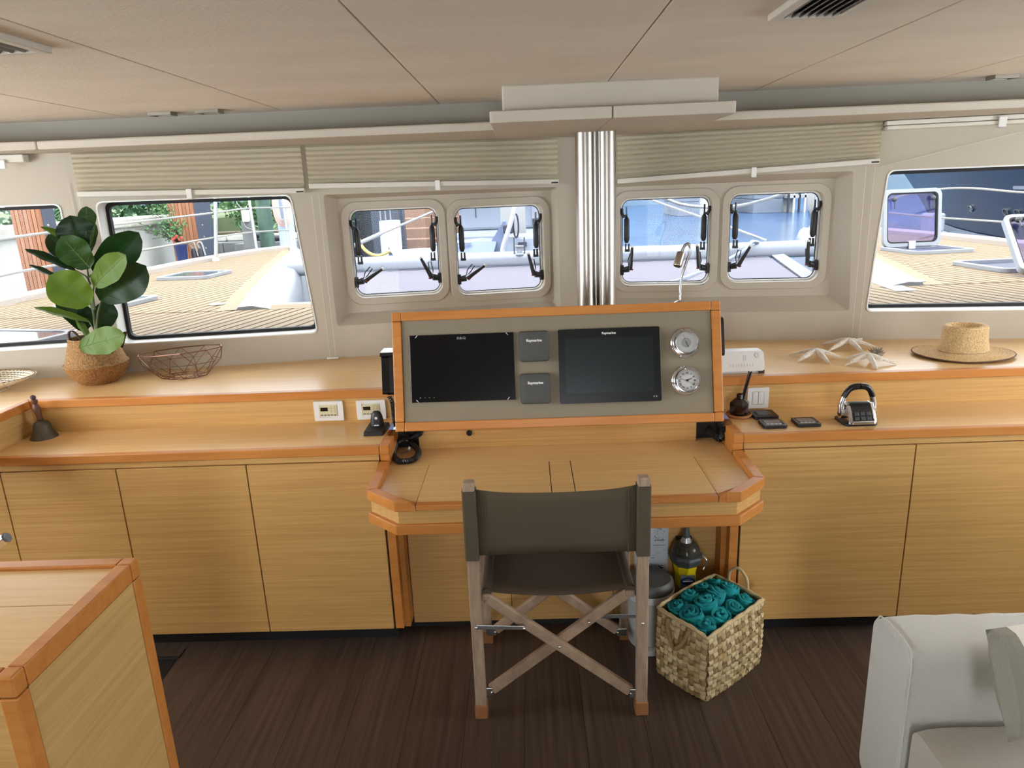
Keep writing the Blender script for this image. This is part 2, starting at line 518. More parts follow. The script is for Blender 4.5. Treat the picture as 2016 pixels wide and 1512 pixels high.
# opening hatches with struts and handles
def hatch(name, poly, fn, label, handle_up):
    x0 = min(p[0] for p in poly); x1 = max(p[0] for p in poly); z0 = min(p[1] for p in poly); z1 = max(p[1] for p in poly)
    m = MB()
    m.plate(rrect(x0 - 0.034, x1 + 0.034, z0 - 0.034, z1 + 0.034, 0.07), [rrect(x0, x1, z0, z1, 0.045)], fn, 0.054, 0.066)
    g = m.build(name, WALL, bevel=0.004, smooth=35)
    tag(g, label, kind='structure')
    m = MB()
    m.plate(rrect(x0 + 0.0, x1 - 0.0, z0 + 0.0, z1 - 0.0, 0.045), [rrect(x0 + 0.008, x1 - 0.008, z0 + 0.008, z1 - 0.008, 0.04)], fn, 0.098, 0.112)
    m.build('frame', WALLW, g, bevel=0.002)
    m = MB()
    m.plate(rrect(x0 + 0.007, x1 - 0.007, z0 + 0.007, z1 - 0.007, 0.04), [rrect(x0 + 0.0115, x1 - 0.0115, z0 + 0.0115, z1 - 0.0115, 0.036)], fn, 0.108, 0.116)
    m.build('gasket', RUB, g)
    MB().prism(rrect(x0 + 0.009, x1 - 0.009, z0 + 0.009, z1 - 0.009, 0.038), fn, 0.110, 0.116).build('pane', TINT, g)
    for sgn, xe in ((1, x0), (-1, x1)):
        xs = xe + sgn * 0.034
        ztop = z1 - 0.045
        st = MB()
        st.tube([fn(xs - sgn * 0.004, ztop - 0.165, 0.085), fn(xs - sgn * 0.003, ztop - 0.150, 0.085), fn(xs - sgn * 0.003, ztop - 0.055, 0.085), fn(xs - sgn * 0.004, ztop - 0.040, 0.085)], [0.008, 0.0135, 0.0135, 0.006], 10)
        s_ = st.build('strut', BLACK, g, smooth=40)
        MB().tube([fn(xs - sgn * 0.004, ztop - 0.045, 0.085), fn(xs - sgn * 0.004, ztop + 0.005, 0.085)], 0.0042, 8).build('strut_rod', mat_strut, s_)
        br = MB()
        br.fbox(fn, min(xs, xs - sgn * 0.024), max(xs, xs - sgn * 0.024), ztop - 0.040, ztop - 0.031, 0.076, 0.094)
        br.tube([fn(xs - sgn * 0.016, ztop - 0.045, 0.085), fn(xs - sgn * 0.026, ztop - 0.022, 0.085), fn(xs - sgn * 0.026, ztop - 0.004, 0.088)], 0.008, 8)
        br.build('strut_bracket', BLACK, s_, smooth=40)
        ft = MB()
        ft.fbox(fn, xs - 0.011, xs - 0.004, ztop - 0.20, ztop - 0.168, 0.076, 0.096)
        ft.fbox(fn, xs + 0.003, xs + 0.011, ztop - 0.20, ztop - 0.168, 0.076, 0.096)
        ft.fbox(fn, xs - 0.012, xs + 0.012, ztop - 0.207, ztop - 0.195, 0.074, 0.1)
        ft.build('strut_foot', BLACK, s_, bevel=0.001)
    for (sgn, xe), up in zip(((1, x0), (-1, x1)), handle_up):
        zb = z0 + 0.075
        piv = (xe + sgn * 0.042, zb + 0.004)
        base = MB()
        base.fbox(fn, min(xe + sgn * 0.002, xe + sgn * 0.018), max(xe + sgn * 0.002, xe + sgn * 0.018), zb - 0.026, zb + 0.022, 0.072, 0.1)
        base.tube([fn(xe + sgn * 0.012, zb - 0.002, 0.082), fn(piv[0], piv[1], 0.074)], [0.013, 0.016], 10)
        hb = base.build('handle', BLACK, g, bevel=0.002)
        a = R(up)
        d = (sgn * math.cos(a), math.sin(a))
        e0 = piv; e1 = (piv[0] + d[0] * 0.035 * 0.6, piv[1] + d[1] * 0.035 * 0.6); e2 = (piv[0] + d[0] * 0.108, piv[1] + d[1] * 0.108)
        MB().tube([fn(e0[0] + sgn * 0.006, e0[1] - 0.004, 0.070), fn(e1[0] + sgn * 0.006, e1[1], 0.066), fn(e2[0], e2[1], 0.058)], [0.0105, 0.0095, 0.0065], 8).build('lever', BLACK, hb, smooth=40)
        MB().tube([fn(e2[0] - d[0] * 0.004, e2[1] - d[1] * 0.004, 0.058), fn(e2[0] + d[0] * 0.004, e2[1] + d[1] * 0.004, 0.058)], 0.0068, 8).build('lever_tip', WPL, hb)
        MB().lathe([(0.0045, 0), (0.0045, 0.004)], 10, fn=lambda x, y, z: fn(piv[0] + sgn * 0.016 + x, piv[1] - 0.002 + y, 0.060 - z)).build('lock_button', mat_red, hb)
        b2 = R(min(80, up + 22))
        d2 = (sgn * math.cos(b2), math.sin(b2))
        nx, nz = -d2[1], d2[0]
        o = (piv[0] + sgn * 0.0 , piv[1] + 0.01)
        lp = [(o[0], o[1]), (o[0] + d2[0] * 0.028 + nx * 0.010, o[1] + d2[1] * 0.028 + nz * 0.010), (o[0] + d2[0] * 0.062 + nx * 0.006, o[1] + d2[1] * 0.062 + nz * 0.006), (o[0] + d2[0] * 0.062 - nx * 0.008, o[1] + d2[1] * 0.062 - nz * 0.008), (o[0] + d2[0] * 0.02 - nx * 0.007, o[1] + d2[1] * 0.02 - nz * 0.007)]
        MB().tube([fn(p[0], p[1], 0.078) for p in lp], 0.0028, 6, closed=True).build('catch_loop', BLACK, hb)
    return g
mat_strut = mat('strut_rod', (60, 60, 62), 0.3, 0.8)
mat_red = mat('red_lock', (140, 22, 26), 0.5)
hatch('window_3', H3, wl_fn, 'opening hatch window nearest the large left window', (30, 62))
hatch('window_4', H4, wl_fn, 'opening hatch window just left of the mast post', (32, 72))
hatch('window_5', H5, wr_fn, 'opening hatch window just right of the mast post behind the gooseneck lamp', (82, 80))
hatch('window_6', H6, wr_fn, 'opening hatch window between gooseneck lamp and straw hat', (58, 84))

# cove, ledge, side and rear walls
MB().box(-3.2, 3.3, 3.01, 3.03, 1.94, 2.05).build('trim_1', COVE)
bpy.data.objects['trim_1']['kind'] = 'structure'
lg = MB()
lg.prism([(-1.885, 2.87), (3.3, 2.87), (3.3, 3.6), (-1.885, 3.6)], W3, 1.923, 1.955)
lo = lg.build('trim_2', LEDGE, bevel=0.006)
tag(lo, 'long cream ledge under the ceiling cove above the windows', kind='structure')
lg = MB()
lg.prism([(-1.887, 2.87), (-1.887, 3.5), (-3.3, 3.5), (-3.3, 2.70), (-2.6, 2.80)], W3, 1.923, 1.955)
lg.build('ledge_return', LEDGE, lo, bevel=0.006)
def side_wall(name, x0, x1, ya, yb, z0, z1, label):
    m = MB(); m.plate([(-3.6, -0.03), (3.2, -0.03), (3.2, 2.1), (-3.6, 2.1)], [[(ya, z0), (yb, z0), (yb, z1), (ya, z1)]], lambda y, z, d: Vector((x0 + d, y, z)), 0, x1 - x0)
    tag(m.build(name, WALL), label, kind='structure')
side_wall('wall_left', -3.3, -3.2, -0.6, 2.3, 0.97, 1.90, 'cream left cabin wall with long unseen side window sized for its light')  # unseen window opening, its length set by the light wanted inside
side_wall('wall_right', 3.3, 3.4, 0.6, 2.3, 0.97, 1.90, 'cream right cabin wall with shorter unseen side window sized for its light')  # unseen opening, kept shorter so less light enters from this side
bw = MB()
bw.plate([(-3.3, -0.03), (3.4, -0.03), (3.4, 2.1), (-3.3, 2.1)], [[(-0.2, 0.02), (0.75, 0.02), (0.75, 1.88), (-0.2, 1.88)]], lambda x, z, d: Vector((x, -3.6 + d, z)), 0, 0.08)  # unseen door opening, left in to put some light on aft-facing surfaces
bw.build('wall_rear', WALL)['kind'] = 'structure'

# mast post and its ceiling pod
po = root('mast_post', (0.308, 3.12, 0.97), 'brushed aluminium double-barrelled mast post standing behind the instrument console', 'post')
def barrel(cx, r, m, z0=0.97, z1=1.923):
    m.lathe([(r, z0), (r, z1)], 32, org=(cx, 3.12, 0))
m = MB(); barrel(0.262, 0.040, m); m.build('barrel', ALU, po, smooth=40)
m = MB(); barrel(0.352, 0.040, m); m.build('barrel', ALU, po, smooth=40)
MB().box(0.262, 0.352, 3.095, 3.155, 0.97, 1.923).build('web', ALUD, po)
MB().box(0.2965, 0.3035, 3.083, 3.10, 0.97, 1.923).build('groove_lip', ALU, po, bevel=0.002)
MB().box(0.316, 0.322, 3.088, 3.10, 0.97, 1.923).build('groove_lip', ALU, po, bevel=0.002)
pod = root('ceiling_pod', (0.306, 2.9, 1.92), 'cream two-piece ceiling pod around the top of the mast post', 'ceiling pod')
for a, b in ((-0.105, 0.3055), (0.3065, 0.716)):
    q = [(a, 2.515), (b, 2.515), (b, 3.33), (a, 3.33)]
    MB().prism(rpoly(q, 0.012, 2) , W3, 1.918, 1.956).build('base_plate', LEDGE, pod, bevel=0.006)
MB().box(-0.062, 0.668, 2.565, 3.012, 1.955, 2.041).build('upper_box', LEDGE, pod, bevel=0.006)

# blinds
def blind(name_label, fn, xa, xb, ztop, za, zb, npl, clip_x, parts=True):
    c = fn((xa + xb) / 2, za, -0.03)
    r_ = root('pleated_blind', c, name_label, 'blind', 'raised pleated blinds')
    rows = []
    for i in range(npl * 2 + 1):
        t = i / (npl * 2)
        d = -0.012 - (0.020 if i % 2 else 0.0)
        rows.append([fn(xa, ztop + (za + 0.022 - ztop) * t, d), fn(xb, ztop + (zb + 0.022 - ztop) * t, d)])
    for i in range(npl):
        m = MB()
        m.loft(rows[2 * i:2 * i + 3])
        m.build('pleat', BLIND, r_)
    m = MB()
    m.hexa([fn(xa, za, -0.042), fn(xb, zb, -0.042), fn(xb, zb, -0.008), fn(xa, za, -0.008), fn(xa, za + 0.022, -0.042), fn(xb, zb + 0.022, -0.042), fn(xb, zb + 0.022, -0.008), fn(xa, za + 0.022, -0.008)])
    m.build('bottom_rail', WPL2, r_, bevel=0.003)
    zc = za + (zb - za) * (clip_x - xa) / (xb - xa)
    m = MB()
    m.fbox(fn, clip_x - 0.011, clip_x + 0.011, zc - 0.018, zc + 0.026, -0.052, -0.044)
    m.fbox(fn, clip_x - 0.011, clip_x + 0.011, zc - 0.018, zc - 0.012, -0.052, -0.02)
    m.build('pull_clip', WPL, r_, bevel=0.002)
    m = MB()
    m.fbox(fn, xb - 0.035, xb - 0.004, zb + 0.004, zb + 0.010, -0.044, -0.03)
    m.build('end_slot', BLACK, r_)
    return r_
WPL2 = mat('blind_rail', (208, 202, 188), 0.45)
blind('raised pleated blind above the large left window', wl_fn, -1.888, -0.965, 1.923, 1.743, 1.722, 8, -1.44)
blind('raised pleated blind above the two hatches left of the mast post', wl_fn, -0.945, 0.158, 1.923, 1.740, 1.718, 8, -0.39)
blind('raised pleated blind above the two hatches right of the mast post', wr_fn, 0.436, 1.548, 1.923, 1.708, 1.748, 9, 1.03)
b4 = root('blind_cassette', wr_fn(2.2, 1.86, -0.02), 'closed white blind cassette above the window over the straw hat', 'blind')
MB().fbox(wr_fn, 1.56, 3.0, 1.902, 1.921, -0.045, 0.0).build('cassette', WPL2, b4, bevel=0.004)
MB().fbox(wr_fn, 1.56, 3.0, 1.884, 1.900, -0.05, 0.0).build('bottom_rail', WPL2, b4, bevel=0.004)
m = MB(); m.fbox(wr_fn, 1.985, 2.015, 1.870, 1.915, -0.061, -0.052); m.fbox(wr_fn, 1.985, 2.015, 1.870, 1.877, -0.061, -0.03); m.build('pull_clip', WPL, b4, bevel=0.003)
b0 = root('blind_cassette', wl_fn(-2.4, 1.88, -0.02), 'closed white blind cassette above the leftmost window', 'blind')
MB().fbox(wl_fn, -3.0, -2.06, 1.89, 1.921, -0.05, 0.0).build('cassette', WPL2, b0, bevel=0.004)
m = MB(); m.fbox(wl_fn, -2.155, -2.128, 1.865, 1.9, -0.062, -0.052); m.build('pull_clip', WPL, b0, bevel=0.003)

# blind cords with tassels
CORD = mat('white_cord', (205, 202, 194), 0.7)
def cord(x0, x1, ztop, fn, zb, label):
    r_ = root('blind_pull', fn((x0 + x1) / 2, zb, -0.012), label, 'cord')
    for x, dx in ((x0, 0.004), (x1, -0.002)):
        MB().tube([fn(x - dx, ztop, -0.012), fn(x, zb + 0.012, -0.012)], 0.0012, 5).build('string', CORD, r_)
        p = fn(x, zb + 0.006, -0.028)
        MB().tube([p + Vector((-0.013, 0, 0)), p + Vector((0.013, 0.004, 0))], [0.0055, 0.004], 8).build('tassel', WPL, r_)
cord(-0.938, -0.913, 1.71, wl_fn, 0.966, 'white blind cords hanging between the large left window and the hatches')
cord(1.506, 1.536, 1.74, wr_fn, 0.966, 'white blind cords hanging behind the starfish')
r_ = root('blind_pull', wl_fn(-1.9, 1.3, -0.01), 'thin white blind cords hanging behind the potted plant', 'cord')
MB().tube([wl_fn(-1.925, 1.80, -0.006), wl_fn(-1.915, 0.97, -0.006)], 0.0012, 5).build('string', CORD, r_)
MB().tube([wl_fn(-1.893, 1.74, -0.012), wl_fn(-1.880, 0.97, -0.012)], 0.0012, 5).build('string', CORD, r_)
sl = MB().tube([wr_fn(1.56, 1.735, -0.014), wr_fn(2.18, 1.872, -0.014)], 0.0012, 5).build('blind_string', CORD)
tag(sl, 'slack white string crossing the wall above the window over the hat', 'string')

# ceiling vents and small lights
VF = mat('vent_frame', (200, 192, 178), 0.5)
VD = mat('vent_dark', (58, 58, 58), 0.7)
VS = mat('vent_slat', (120, 118, 112), 0.5)
def vent(x0, x1, y0, y1, label, lx):
    r_ = root('ceiling_vent', ((x0 + x1) / 2, (y0 + y1) / 2, 2.03), label, 'vent', 'ceiling vents')
    m = MB(); fw = 0.026
    m.plate([(x0, y0), (x1, y0), (x1, y1), (x0, y1)], [[(x0 + fw, y0 + fw), (x1 - fw, y0 + fw), (x1 - fw, y1 - fw), (x0 + fw, y1 - fw)]], W3, 2.026, 2.041)
    m.build('frame', VF, r_, bevel=0.004)
    MB().box(x0 + fw, x1 - fw, y0 + fw, y1 - fw, 2.037, 2.0405).build('backing', VD, r_)
    nsl = 7
    for i in range(nsl):
        x = x0 + fw + (x1 - x0 - 2 * fw) * (i + 0.5) / nsl
        m = MB(); m.hexa([(x - 0.009, y0 + fw, 2.0265), (x - 0.006, y0 + fw, 2.0265), (x - 0.006, y1 - fw, 2.0265), (x - 0.009, y1 - fw, 2.0265), (x + 0.004, y0 + fw, 2.0375), (x + 0.007, y0 + fw, 2.0375), (x + 0.007, y1 - fw, 2.0375), (x + 0.004, y1 - fw, 2.0375)])
        m.build('slat', VS, r_)
vent(0.535, 0.705, 1.28, 1.682, 'slatted air vent in the ceiling right of the mast post', 0)
vent(-1.26, -1.018, 1.40, 1.672, 'slatted air vent in the ceiling at the left edge', 0)
LF = mat('lamp_frame', (150, 144, 132), 0.35, 0.6)
LG = mat('lamp_lens', (214, 206, 190), 0.3)
for x, y, lab in ((-1.378, 2.885, 'small square ceiling light, left of the pair near the cove'), (-1.19, 2.872, 'small square ceiling light, right of the pair near the cove'), (1.80, 2.88, 'small square ceiling light above the straw hat')):
    r_ = root('ceiling_light', (x, y, 2.03), lab, 'light', 'small square ceiling lights')
    m = MB(); m.plate([(x - 0.044, y - 0.03), (x + 0.044, y - 0.03), (x + 0.044, y + 0.03), (x - 0.044, y + 0.03)], [[(x - 0.034, y - 0.022), (x + 0.034, y - 0.022), (x + 0.034, y + 0.022), (x - 0.034, y + 0.022)]], W3, 2.027, 2.041)
    m.build('frame', LF, r_, bevel=0.002)
    MB().box(x - 0.034, x + 0.034, y - 0.022, y + 0.022, 2.033, 2.040).build('lens', LG, r_)

# ================================================================== joinery
def cabinet(x0, x1, label):
    r_ = root('cabinet', ((x0 + x1) / 2, 2.55, 0.0), label, 'cabinet', 'oak base cabinets under the counters')
    MB().box(x0, x1, 2.408, 2.68, 0.078, 0.795).build('body', GAP, r_)
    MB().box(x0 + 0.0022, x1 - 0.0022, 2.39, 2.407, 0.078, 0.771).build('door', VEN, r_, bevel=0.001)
    MB().box(x0, x1, 2.45, 2.68, 0.0, 0.079).build('kickboard', KICK, r_)
    MB().box(x0, x1, 2.396, 2.409, 0.7745, 0.797).build('rail', VEN, r_)
    return r_
cabinet(-2.40, -1.956, 'oak cabinet under the left counter, behind the chrome tap')
cabinet(-1.956, -1.524, 'oak cabinet under the left counter, third from the desk')
cabinet(-1.524, -1.043, 'oak cabinet under the left counter, second from the desk')
cabinet(-1.043, -0.5555, 'oak cabinet under the left counter, right against the desk')
cabinet(0.7565, 1.365, 'oak cabinet under the right counter, against the desk')
cabinet(1.365, 1.98, 'oak cabinet under the right counter, behind the sofa')
cabinet(1.98, 2.6, 'oak cabinet under the right counter, at the right edge')

def counter(x0, x1, label):
    r_ = root('counter', ((x0 + x1) / 2, 2.53, 0.797), label, 'counter')
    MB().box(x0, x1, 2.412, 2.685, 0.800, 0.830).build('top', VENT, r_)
    MB().box(x0, x1, 2.388, 2.4125, 0.797, 0.8305).build('front_edge', EDGE, r_, bevel=0.003)
    return r_
counter(-2.0, -0.5505, 'long oak counter on the left carrying the bronze bell')
counter(0.7535, 2.75, 'long oak counter on the right carrying the throttle control')

def shelf(x0, x1, fn, label, right):
    r_ = root('window_shelf', ((x0 + x1) / 2, 2.9, 0.83), label, 'shelf')
    if right:
        poly = [(x0, 2.70), (x1, 2.70), (x1, fn(x1, 0, 0).y - 0.001), (x0, fn(max(x0, APX), 0, 0).y - 0.001)]
    else:
        poly = [(-1.985, 2.70), (x1, 2.70), (x1, fn(x1, 0, 0).y - 0.001), (-3.0, fn(-3.0, 0, 0).y - 0.001), (-3.0, 1.9), (-2.012, 1.9), (-2.012, 2.70)]
    MB().prism(poly, W3, 0.940, 0.965).build('top', VENT, r_)
    if right:
        MB().box(x0, x1, 2.669, 2.701, 0.932, 0.9655).build('front_edge', EDGE, r_, bevel=0.003)
        MB().box(x0, x1, 2.678, 2.70, 0.830, 0.940).build('riser', VEN, r_)
    else:
        MB().prism([(-1.993, 2.669), (x1, 2.669), (x1, 2.701), (-2.02, 2.701)], W3, 0.932, 0.9655).build('front_edge', EDGE, r_, bevel=0.003)
        MB().prism([(-1.9935, 2.668), (-2.021, 2.701), (-2.021, 1.9), (-1.9935, 1.9)], W3, 0.932, 0.9655).build('front_edge', EDGE, r_, bevel=0.003)
        MB().box(-2.0, x1, 2.678, 2.70, 0.830, 0.940).build('riser', VEN, r_)
        MB().box(-2.022, -2.0, 1.9, 2.70, 0.830, 0.940).build('riser', VENY, r_)
    return r_
shelf(-3.0, -0.40, wl_fn, 'raised oak shelf below the left windows carrying the potted plant', False)
shelf(0.60, 2.9, wr_fn, 'raised oak shelf below the right windows carrying starfish and hat', True)
sb = root('window_shelf', (0.1, 2.95, 0.83), 'oak shelf section hidden behind the instrument console', 'shelf')
MB().prism([(-0.40, 2.72), (0.60, 2.72), (0.60, 3.38), (0.30, 3.43), (-0.40, 3.32)], W3, 0.940, 0.964).build('top', VENT, sb)
MB().box(-0.40, 0.60, 2.72, 2.74, 0.78, 0.940).build('riser', VEN, sb)

# ---- navigation desk
dk = root('navigation_desk', (0.10, 2.3, 0.655), 'oak navigation desk with two lids and chamfered corners below the console', 'desk')
out = [(-0.552, 2.39), (-0.547, 2.136), (-0.439, 2.037), (0.643, 2.035), (0.750, 2.141), (0.753, 2.39)]
def inset(q, d):
    c = Vector((0.10, 2.45))
    return [((p[0] - c.x) * (1 - d / 0.65) + c.x, (p[1] - c.y) * (1 - d / 0.36) + c.y) for p in q]
MB().prism(inset(out, 0.010), W3, 0.688, 0.742).build('apron', VEN, dk)
MB().prism(out, W3, 0.655, 0.690).build('lower_moulding', EDGE, dk, bevel=0.003)
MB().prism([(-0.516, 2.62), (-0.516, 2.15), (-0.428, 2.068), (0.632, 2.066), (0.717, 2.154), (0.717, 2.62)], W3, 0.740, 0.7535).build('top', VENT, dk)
MB().prism([(-0.552, 2.392), (-0.547, 2.136), (-0.512, 2.149), (-0.517, 2.392)], W3, 0.737, 0.772).build('rim', EDGE, dk, bevel=0.003)
MB().prism([(0.753, 2.392), (0.750, 2.141), (0.716, 2.154), (0.718, 2.392)], W3, 0.737, 0.772).build('rim', EDGE, dk, bevel=0.003)
def rim_front(a, b, c, d, e):       # outer corner, outer front, rim end, inner
    m = MB()
    m.prism([a, b, c, d, e], W3, 0.737, 0.772)
    return m
rim_front((-0.547, 2.136), (-0.439, 2.037), (-0.392, 2.037), (-0.425, 2.070), (-0.512, 2.149)).build('rim', EDGE, dk, bevel=0.003)
rim_front((0.750, 2.141), (0.643, 2.035), (0.595, 2.035), (0.628, 2.068), (0.716, 2.154)).build('rim', EDGE, dk, bevel=0.003)
m = MB(); m.hexa([(-0.393, 2.037, 0.737), (-0.372, 2.037, 0.737), (-0.372, 2.066, 0.737), (-0.424, 2.069, 0.737), (-0.393, 2.037, 0.772), (-0.374, 2.037, 0.756), (-0.374, 2.066, 0.756), (-0.424, 2.069, 0.772)]); m.build('rim', EDGE, dk)
m = MB(); m.hexa([(0.575, 2.036, 0.737), (0.596, 2.036, 0.737), (0.627, 2.067, 0.737), (0.575, 2.064, 0.737), (0.577, 2.036, 0.756), (0.596, 2.036, 0.772), (0.627, 2.067, 0.772), (0.577, 2.064, 0.756)]); m.build('rim', EDGE, dk)
MB().box(-0.374, 0.578, 2.040, 2.384, 0.739, 0.7542).build('lid_frame', GAP, dk)
for a, b in ((-0.372, 0.0575), (0.1365, 0.5755)):
    l_ = MB().prism([(a, 2.066), (b, 2.066), (b, 2.381), (a, 2.381)], W3, 0.742, 0.7565).build('lid', VENT, dk, bevel=0.001)
    MB().box(a, b, 2.037, 2.0655, 0.738, 0.7565).build('nose_strip', EDGE, l_, bevel=0.003)
l_ = MB().prism([(0.0605, 2.066), (0.1335, 2.066), (0.1335, 2.381), (0.0605, 2.381)], W3, 0.742, 0.7565).build('lid_divider', VENT, dk, bevel=0.001)
MB().box(0.0605, 0.1335, 2.037, 2.0655, 0.738, 0.7565).build('nose_strip', EDGE, l_, bevel=0.003)
# side cheeks between desk and counters
for x0, x1 in ((-0.5495, -0.516), (0.719, 0.7525)):
    MB().box(x0, x1, 2.388, 2.412, 0.799, 0.8315).build('cheek_block', EDGE, dk, bevel=0.002)
    MB().box(x0, x1, 2.4125, 2.498, 0.740, 0.8315).build('cheek', EDGE, dk, bevel=0.002)
    MB().box(x0, x1, 2.390, 2.412, 0.7735, 0.798).build('cheek_block', EDGE, dk, bevel=0.001)
MB().box(-0.552, 0.753, 2.60, 2.66, 0.10, 0.80).build('carcase', VEN, dk)
for x0, x1 in ((-0.549, -0.5165), (0.7195, 0.752)):
    MB().box(x0, x1, 2.499, 2.60, 0.740, 0.800).build('cheek', EDGE, dk)
bp_ = MB().box(-0.432, 0.624, 2.553, 2.575, 0.754, 0.829).build('back_panel', VEN, dk)
MB().box(-0.516, -0.434, 2.58, 2.60, 0.754, 0.822).build('back_recess', KICK, dk)
MB().box(0.626, 0.717, 2.58, 2.60, 0.754, 0.822).build('back_recess', KICK, dk)
c = at(924, 852, 2.553)
MB().lathe([(0.011, 0), (0.011, 0.006), (0.0075, 0.006), (0.0075, 0.002)], 20, fn=lambda x, y, z: c + Vector((x, -z, y))).build('cable_bush', BLACK, dk, smooth=40)
for x0, x1, e0, e1 in ((-0.5505, -0.5185, -0.521, -0.5), (0.7195, 0.7515, 0.70, 0.7215)):
    MB().box(x0, x1, 2.390, 2.43, 0.078, 0.656).build('leg_post', EDGE, dk, bevel=0.002)
    MB().box(e0, e1, 2.43, 2.505, 0.06, 0.656).build('side_return', EDGE, dk)
ks = [-0.4985, 0.0, 0.0]
xa, xb = at(1008, 1190, 2.5).x, at(1207, 1185, 2.5).x
for a, b in ((-0.4985, xa), (xa, xb), (xb, 0.7005)):
    MB().box(a + 0.0012, b - 0.0012, 2.50, 2.515, 0.03, 0.66).build('knee_panel', VEN, dk)
MB().box(-0.55, 0.75, 2.516, 2.56, 0.0, 0.66).build('kickboard', KICK, dk)

# ---- instrument console
T15 = R(15)
CO = Vector((0.102, 2.50, 0.845)); CV = Vector((0, math.sin(T15), math.cos(T15))); CN = Vector((0, -math.cos(T15), math.sin(T15)))
pc = lambda u, v, n: CO + Vector((u, 0, 0)) + CV * v + CN * n
TAUPE = mat('taupe_panel', (134, 122, 100), 0.55, var=0.03, scale=8)
cs = root('instrument_console', (0.102, 2.6, 0.845), 'tilted instrument console with taupe panel in an orange beech frame', 'console')
MB().fbox(pc, -0.574, 0.574, 0.033, 0.413, -0.10, -0.004).build('panel', TAUPE, cs)
MB().fbox(pc, -0.5745, 0.5745, 0.032, 0.4135, -0.09, -0.006).build('shadow_gap', GAP, cs)
for a, b in ((-0.610, -0.576), (0.576, 0.610)):
    MB().fbox(pc, a, b, 0.0355, 0.4105, -0.105, 0.004).build('side_frame', EDGE, cs, bevel=0.003)
    for v0, v1 in ((0.0, 0.0345), (0.4115, 0.446)):
        MB().fbox(pc, a, b, v0, v1, -0.105, 0.004).build('corner_block', EDGE, cs, bevel=0.003)
MB().fbox(pc, -0.575, 0.575, 0.0, 0.0335, -0.105, 0.004).build('bottom_frame', EDGE, cs, bevel=0.003)
MB().fbox(pc, -0.575, 0.575, 0.4125, 0.446, -0.105, 0.004).build('top_frame', EDGE, cs, bevel=0.003)

def text_mesh(s_, size, fn, m_, name, parent, bold=0.0, depth=0.0006, spacing=1.0):
    cu = bpy.data.curves.new('lettering', 'FONT')
    cu.body = s_
    cu.size = size
    cu.align_x = 'CENTER'
    cu.align_y = 'CENTER'
    cu.offset = bold
    cu.space_character = spacing
    cu.resolution_u = 3
    to = bpy.data.objects.new('lettering_tmp', cu)
    col.objects.link(to)
    dg = bpy.context.evaluated_depsgraph_get()
    dg.update()
    me = bpy.data.meshes.new_from_object(to.evaluated_get(dg))
    bpy.data.objects.remove(to)
    b = MB()
    b.add([fn(v.co.x, v.co.y, depth) for v in me.vertices], [tuple(p.vertices) for p in me.polygons])
    bpy.data.meshes.remove(me)
    return b.build(name, m_, parent)

LET = mat('white_lettering', (225, 225, 222), 0.5)
LETG = mat('grey_lettering', (120, 122, 124), 0.5)
SCR = mat('black_glass_screen', (3, 4, 8), 0.06, spec=0.4)
SCR2 = mat('dark_matt_screen', (16, 26, 30), 0.22, spec=0.5)
BEZ = mat('black_bezel', (8, 9, 10), 0.25, spec=0.4)
# left plotter
p1 = root('chartplotter', pc(-0.35, 0.1, 0), 'frameless black glass chartplotter lettered B&G on the left of the console', 'screen')
MB().fbox(pc, -0.545, -0.157, 0.106, 0.3565, -0.003, 0.006).build('glass', SCR, p1, bevel=0.001)
text_mesh('B&G', 0.0125, lambda x, y, d: pc(-0.352 + x * 1.35, 0.341 + y, 0.0063), LETG, 'lettering', p1, bold=0.0004, spacing=1.1)
WHT = mat('white_mark', (220, 220, 224), 0.5)
for (u, v, s1, s2) in ((-0.5195, 0.3515, 1, 1), (-0.1815, 0.3515, -1, 1), (-0.5225, 0.1115, 1, -1), (-0.183, 0.1115, -1, -1)):
    m = MB(); m.bar(pc(u - 0.004 * s1, v - 0.0045 * s2, 0.0066), pc(u + 0.004 * s1, v + 0.0045 * s2, 0.0066), 0.0022, 0.0012, CN); m.build('corner_mark', WHT, p1)
for k in range(4):
    cc = (-0.5115 + 0.017 * k, 0.1235)
    MB().lathe([(0.0026 if k == 0 else 0.0018, 0.0), (0.0015, 0.0008)], 8, fn=lambda x, y, z: pc(cc[0] + x, cc[1] + y, 0.006 + z)).build('touch_key', LETG, p1)
# right plotter
p2 = root('chartplotter', pc(0.195, 0.085, 0), 'large black Raymarine-lettered chartplotter with wide bezel right of the covers', 'screen')
p2['label'] = 'large black chartplotter with wide bezel between covers and round gauges'
MB().prism(rrect(0.008, 0.382, 0.084, 0.3585, 0.006), pc, -0.003, 0.012).build('bezel', BEZ, p2, bevel=0.003)
MB().fbox(pc, 0.032, 0.356, 0.1215, 0.324, 0.0118, 0.0128).build('screen', SCR2, p2)
text_mesh('Raymarine', 0.0122, lambda x, y, d: pc(0.195 + x, 0.3405 + y, 0.0125), LET, 'lettering', p2, bold=0.0003)
for u in (0.352, 0.361):
    MB().fbox(pc, u, u + 0.005, 0.0985, 0.1045, 0.0118, 0.0126).build('key_mark', LETG, p2)
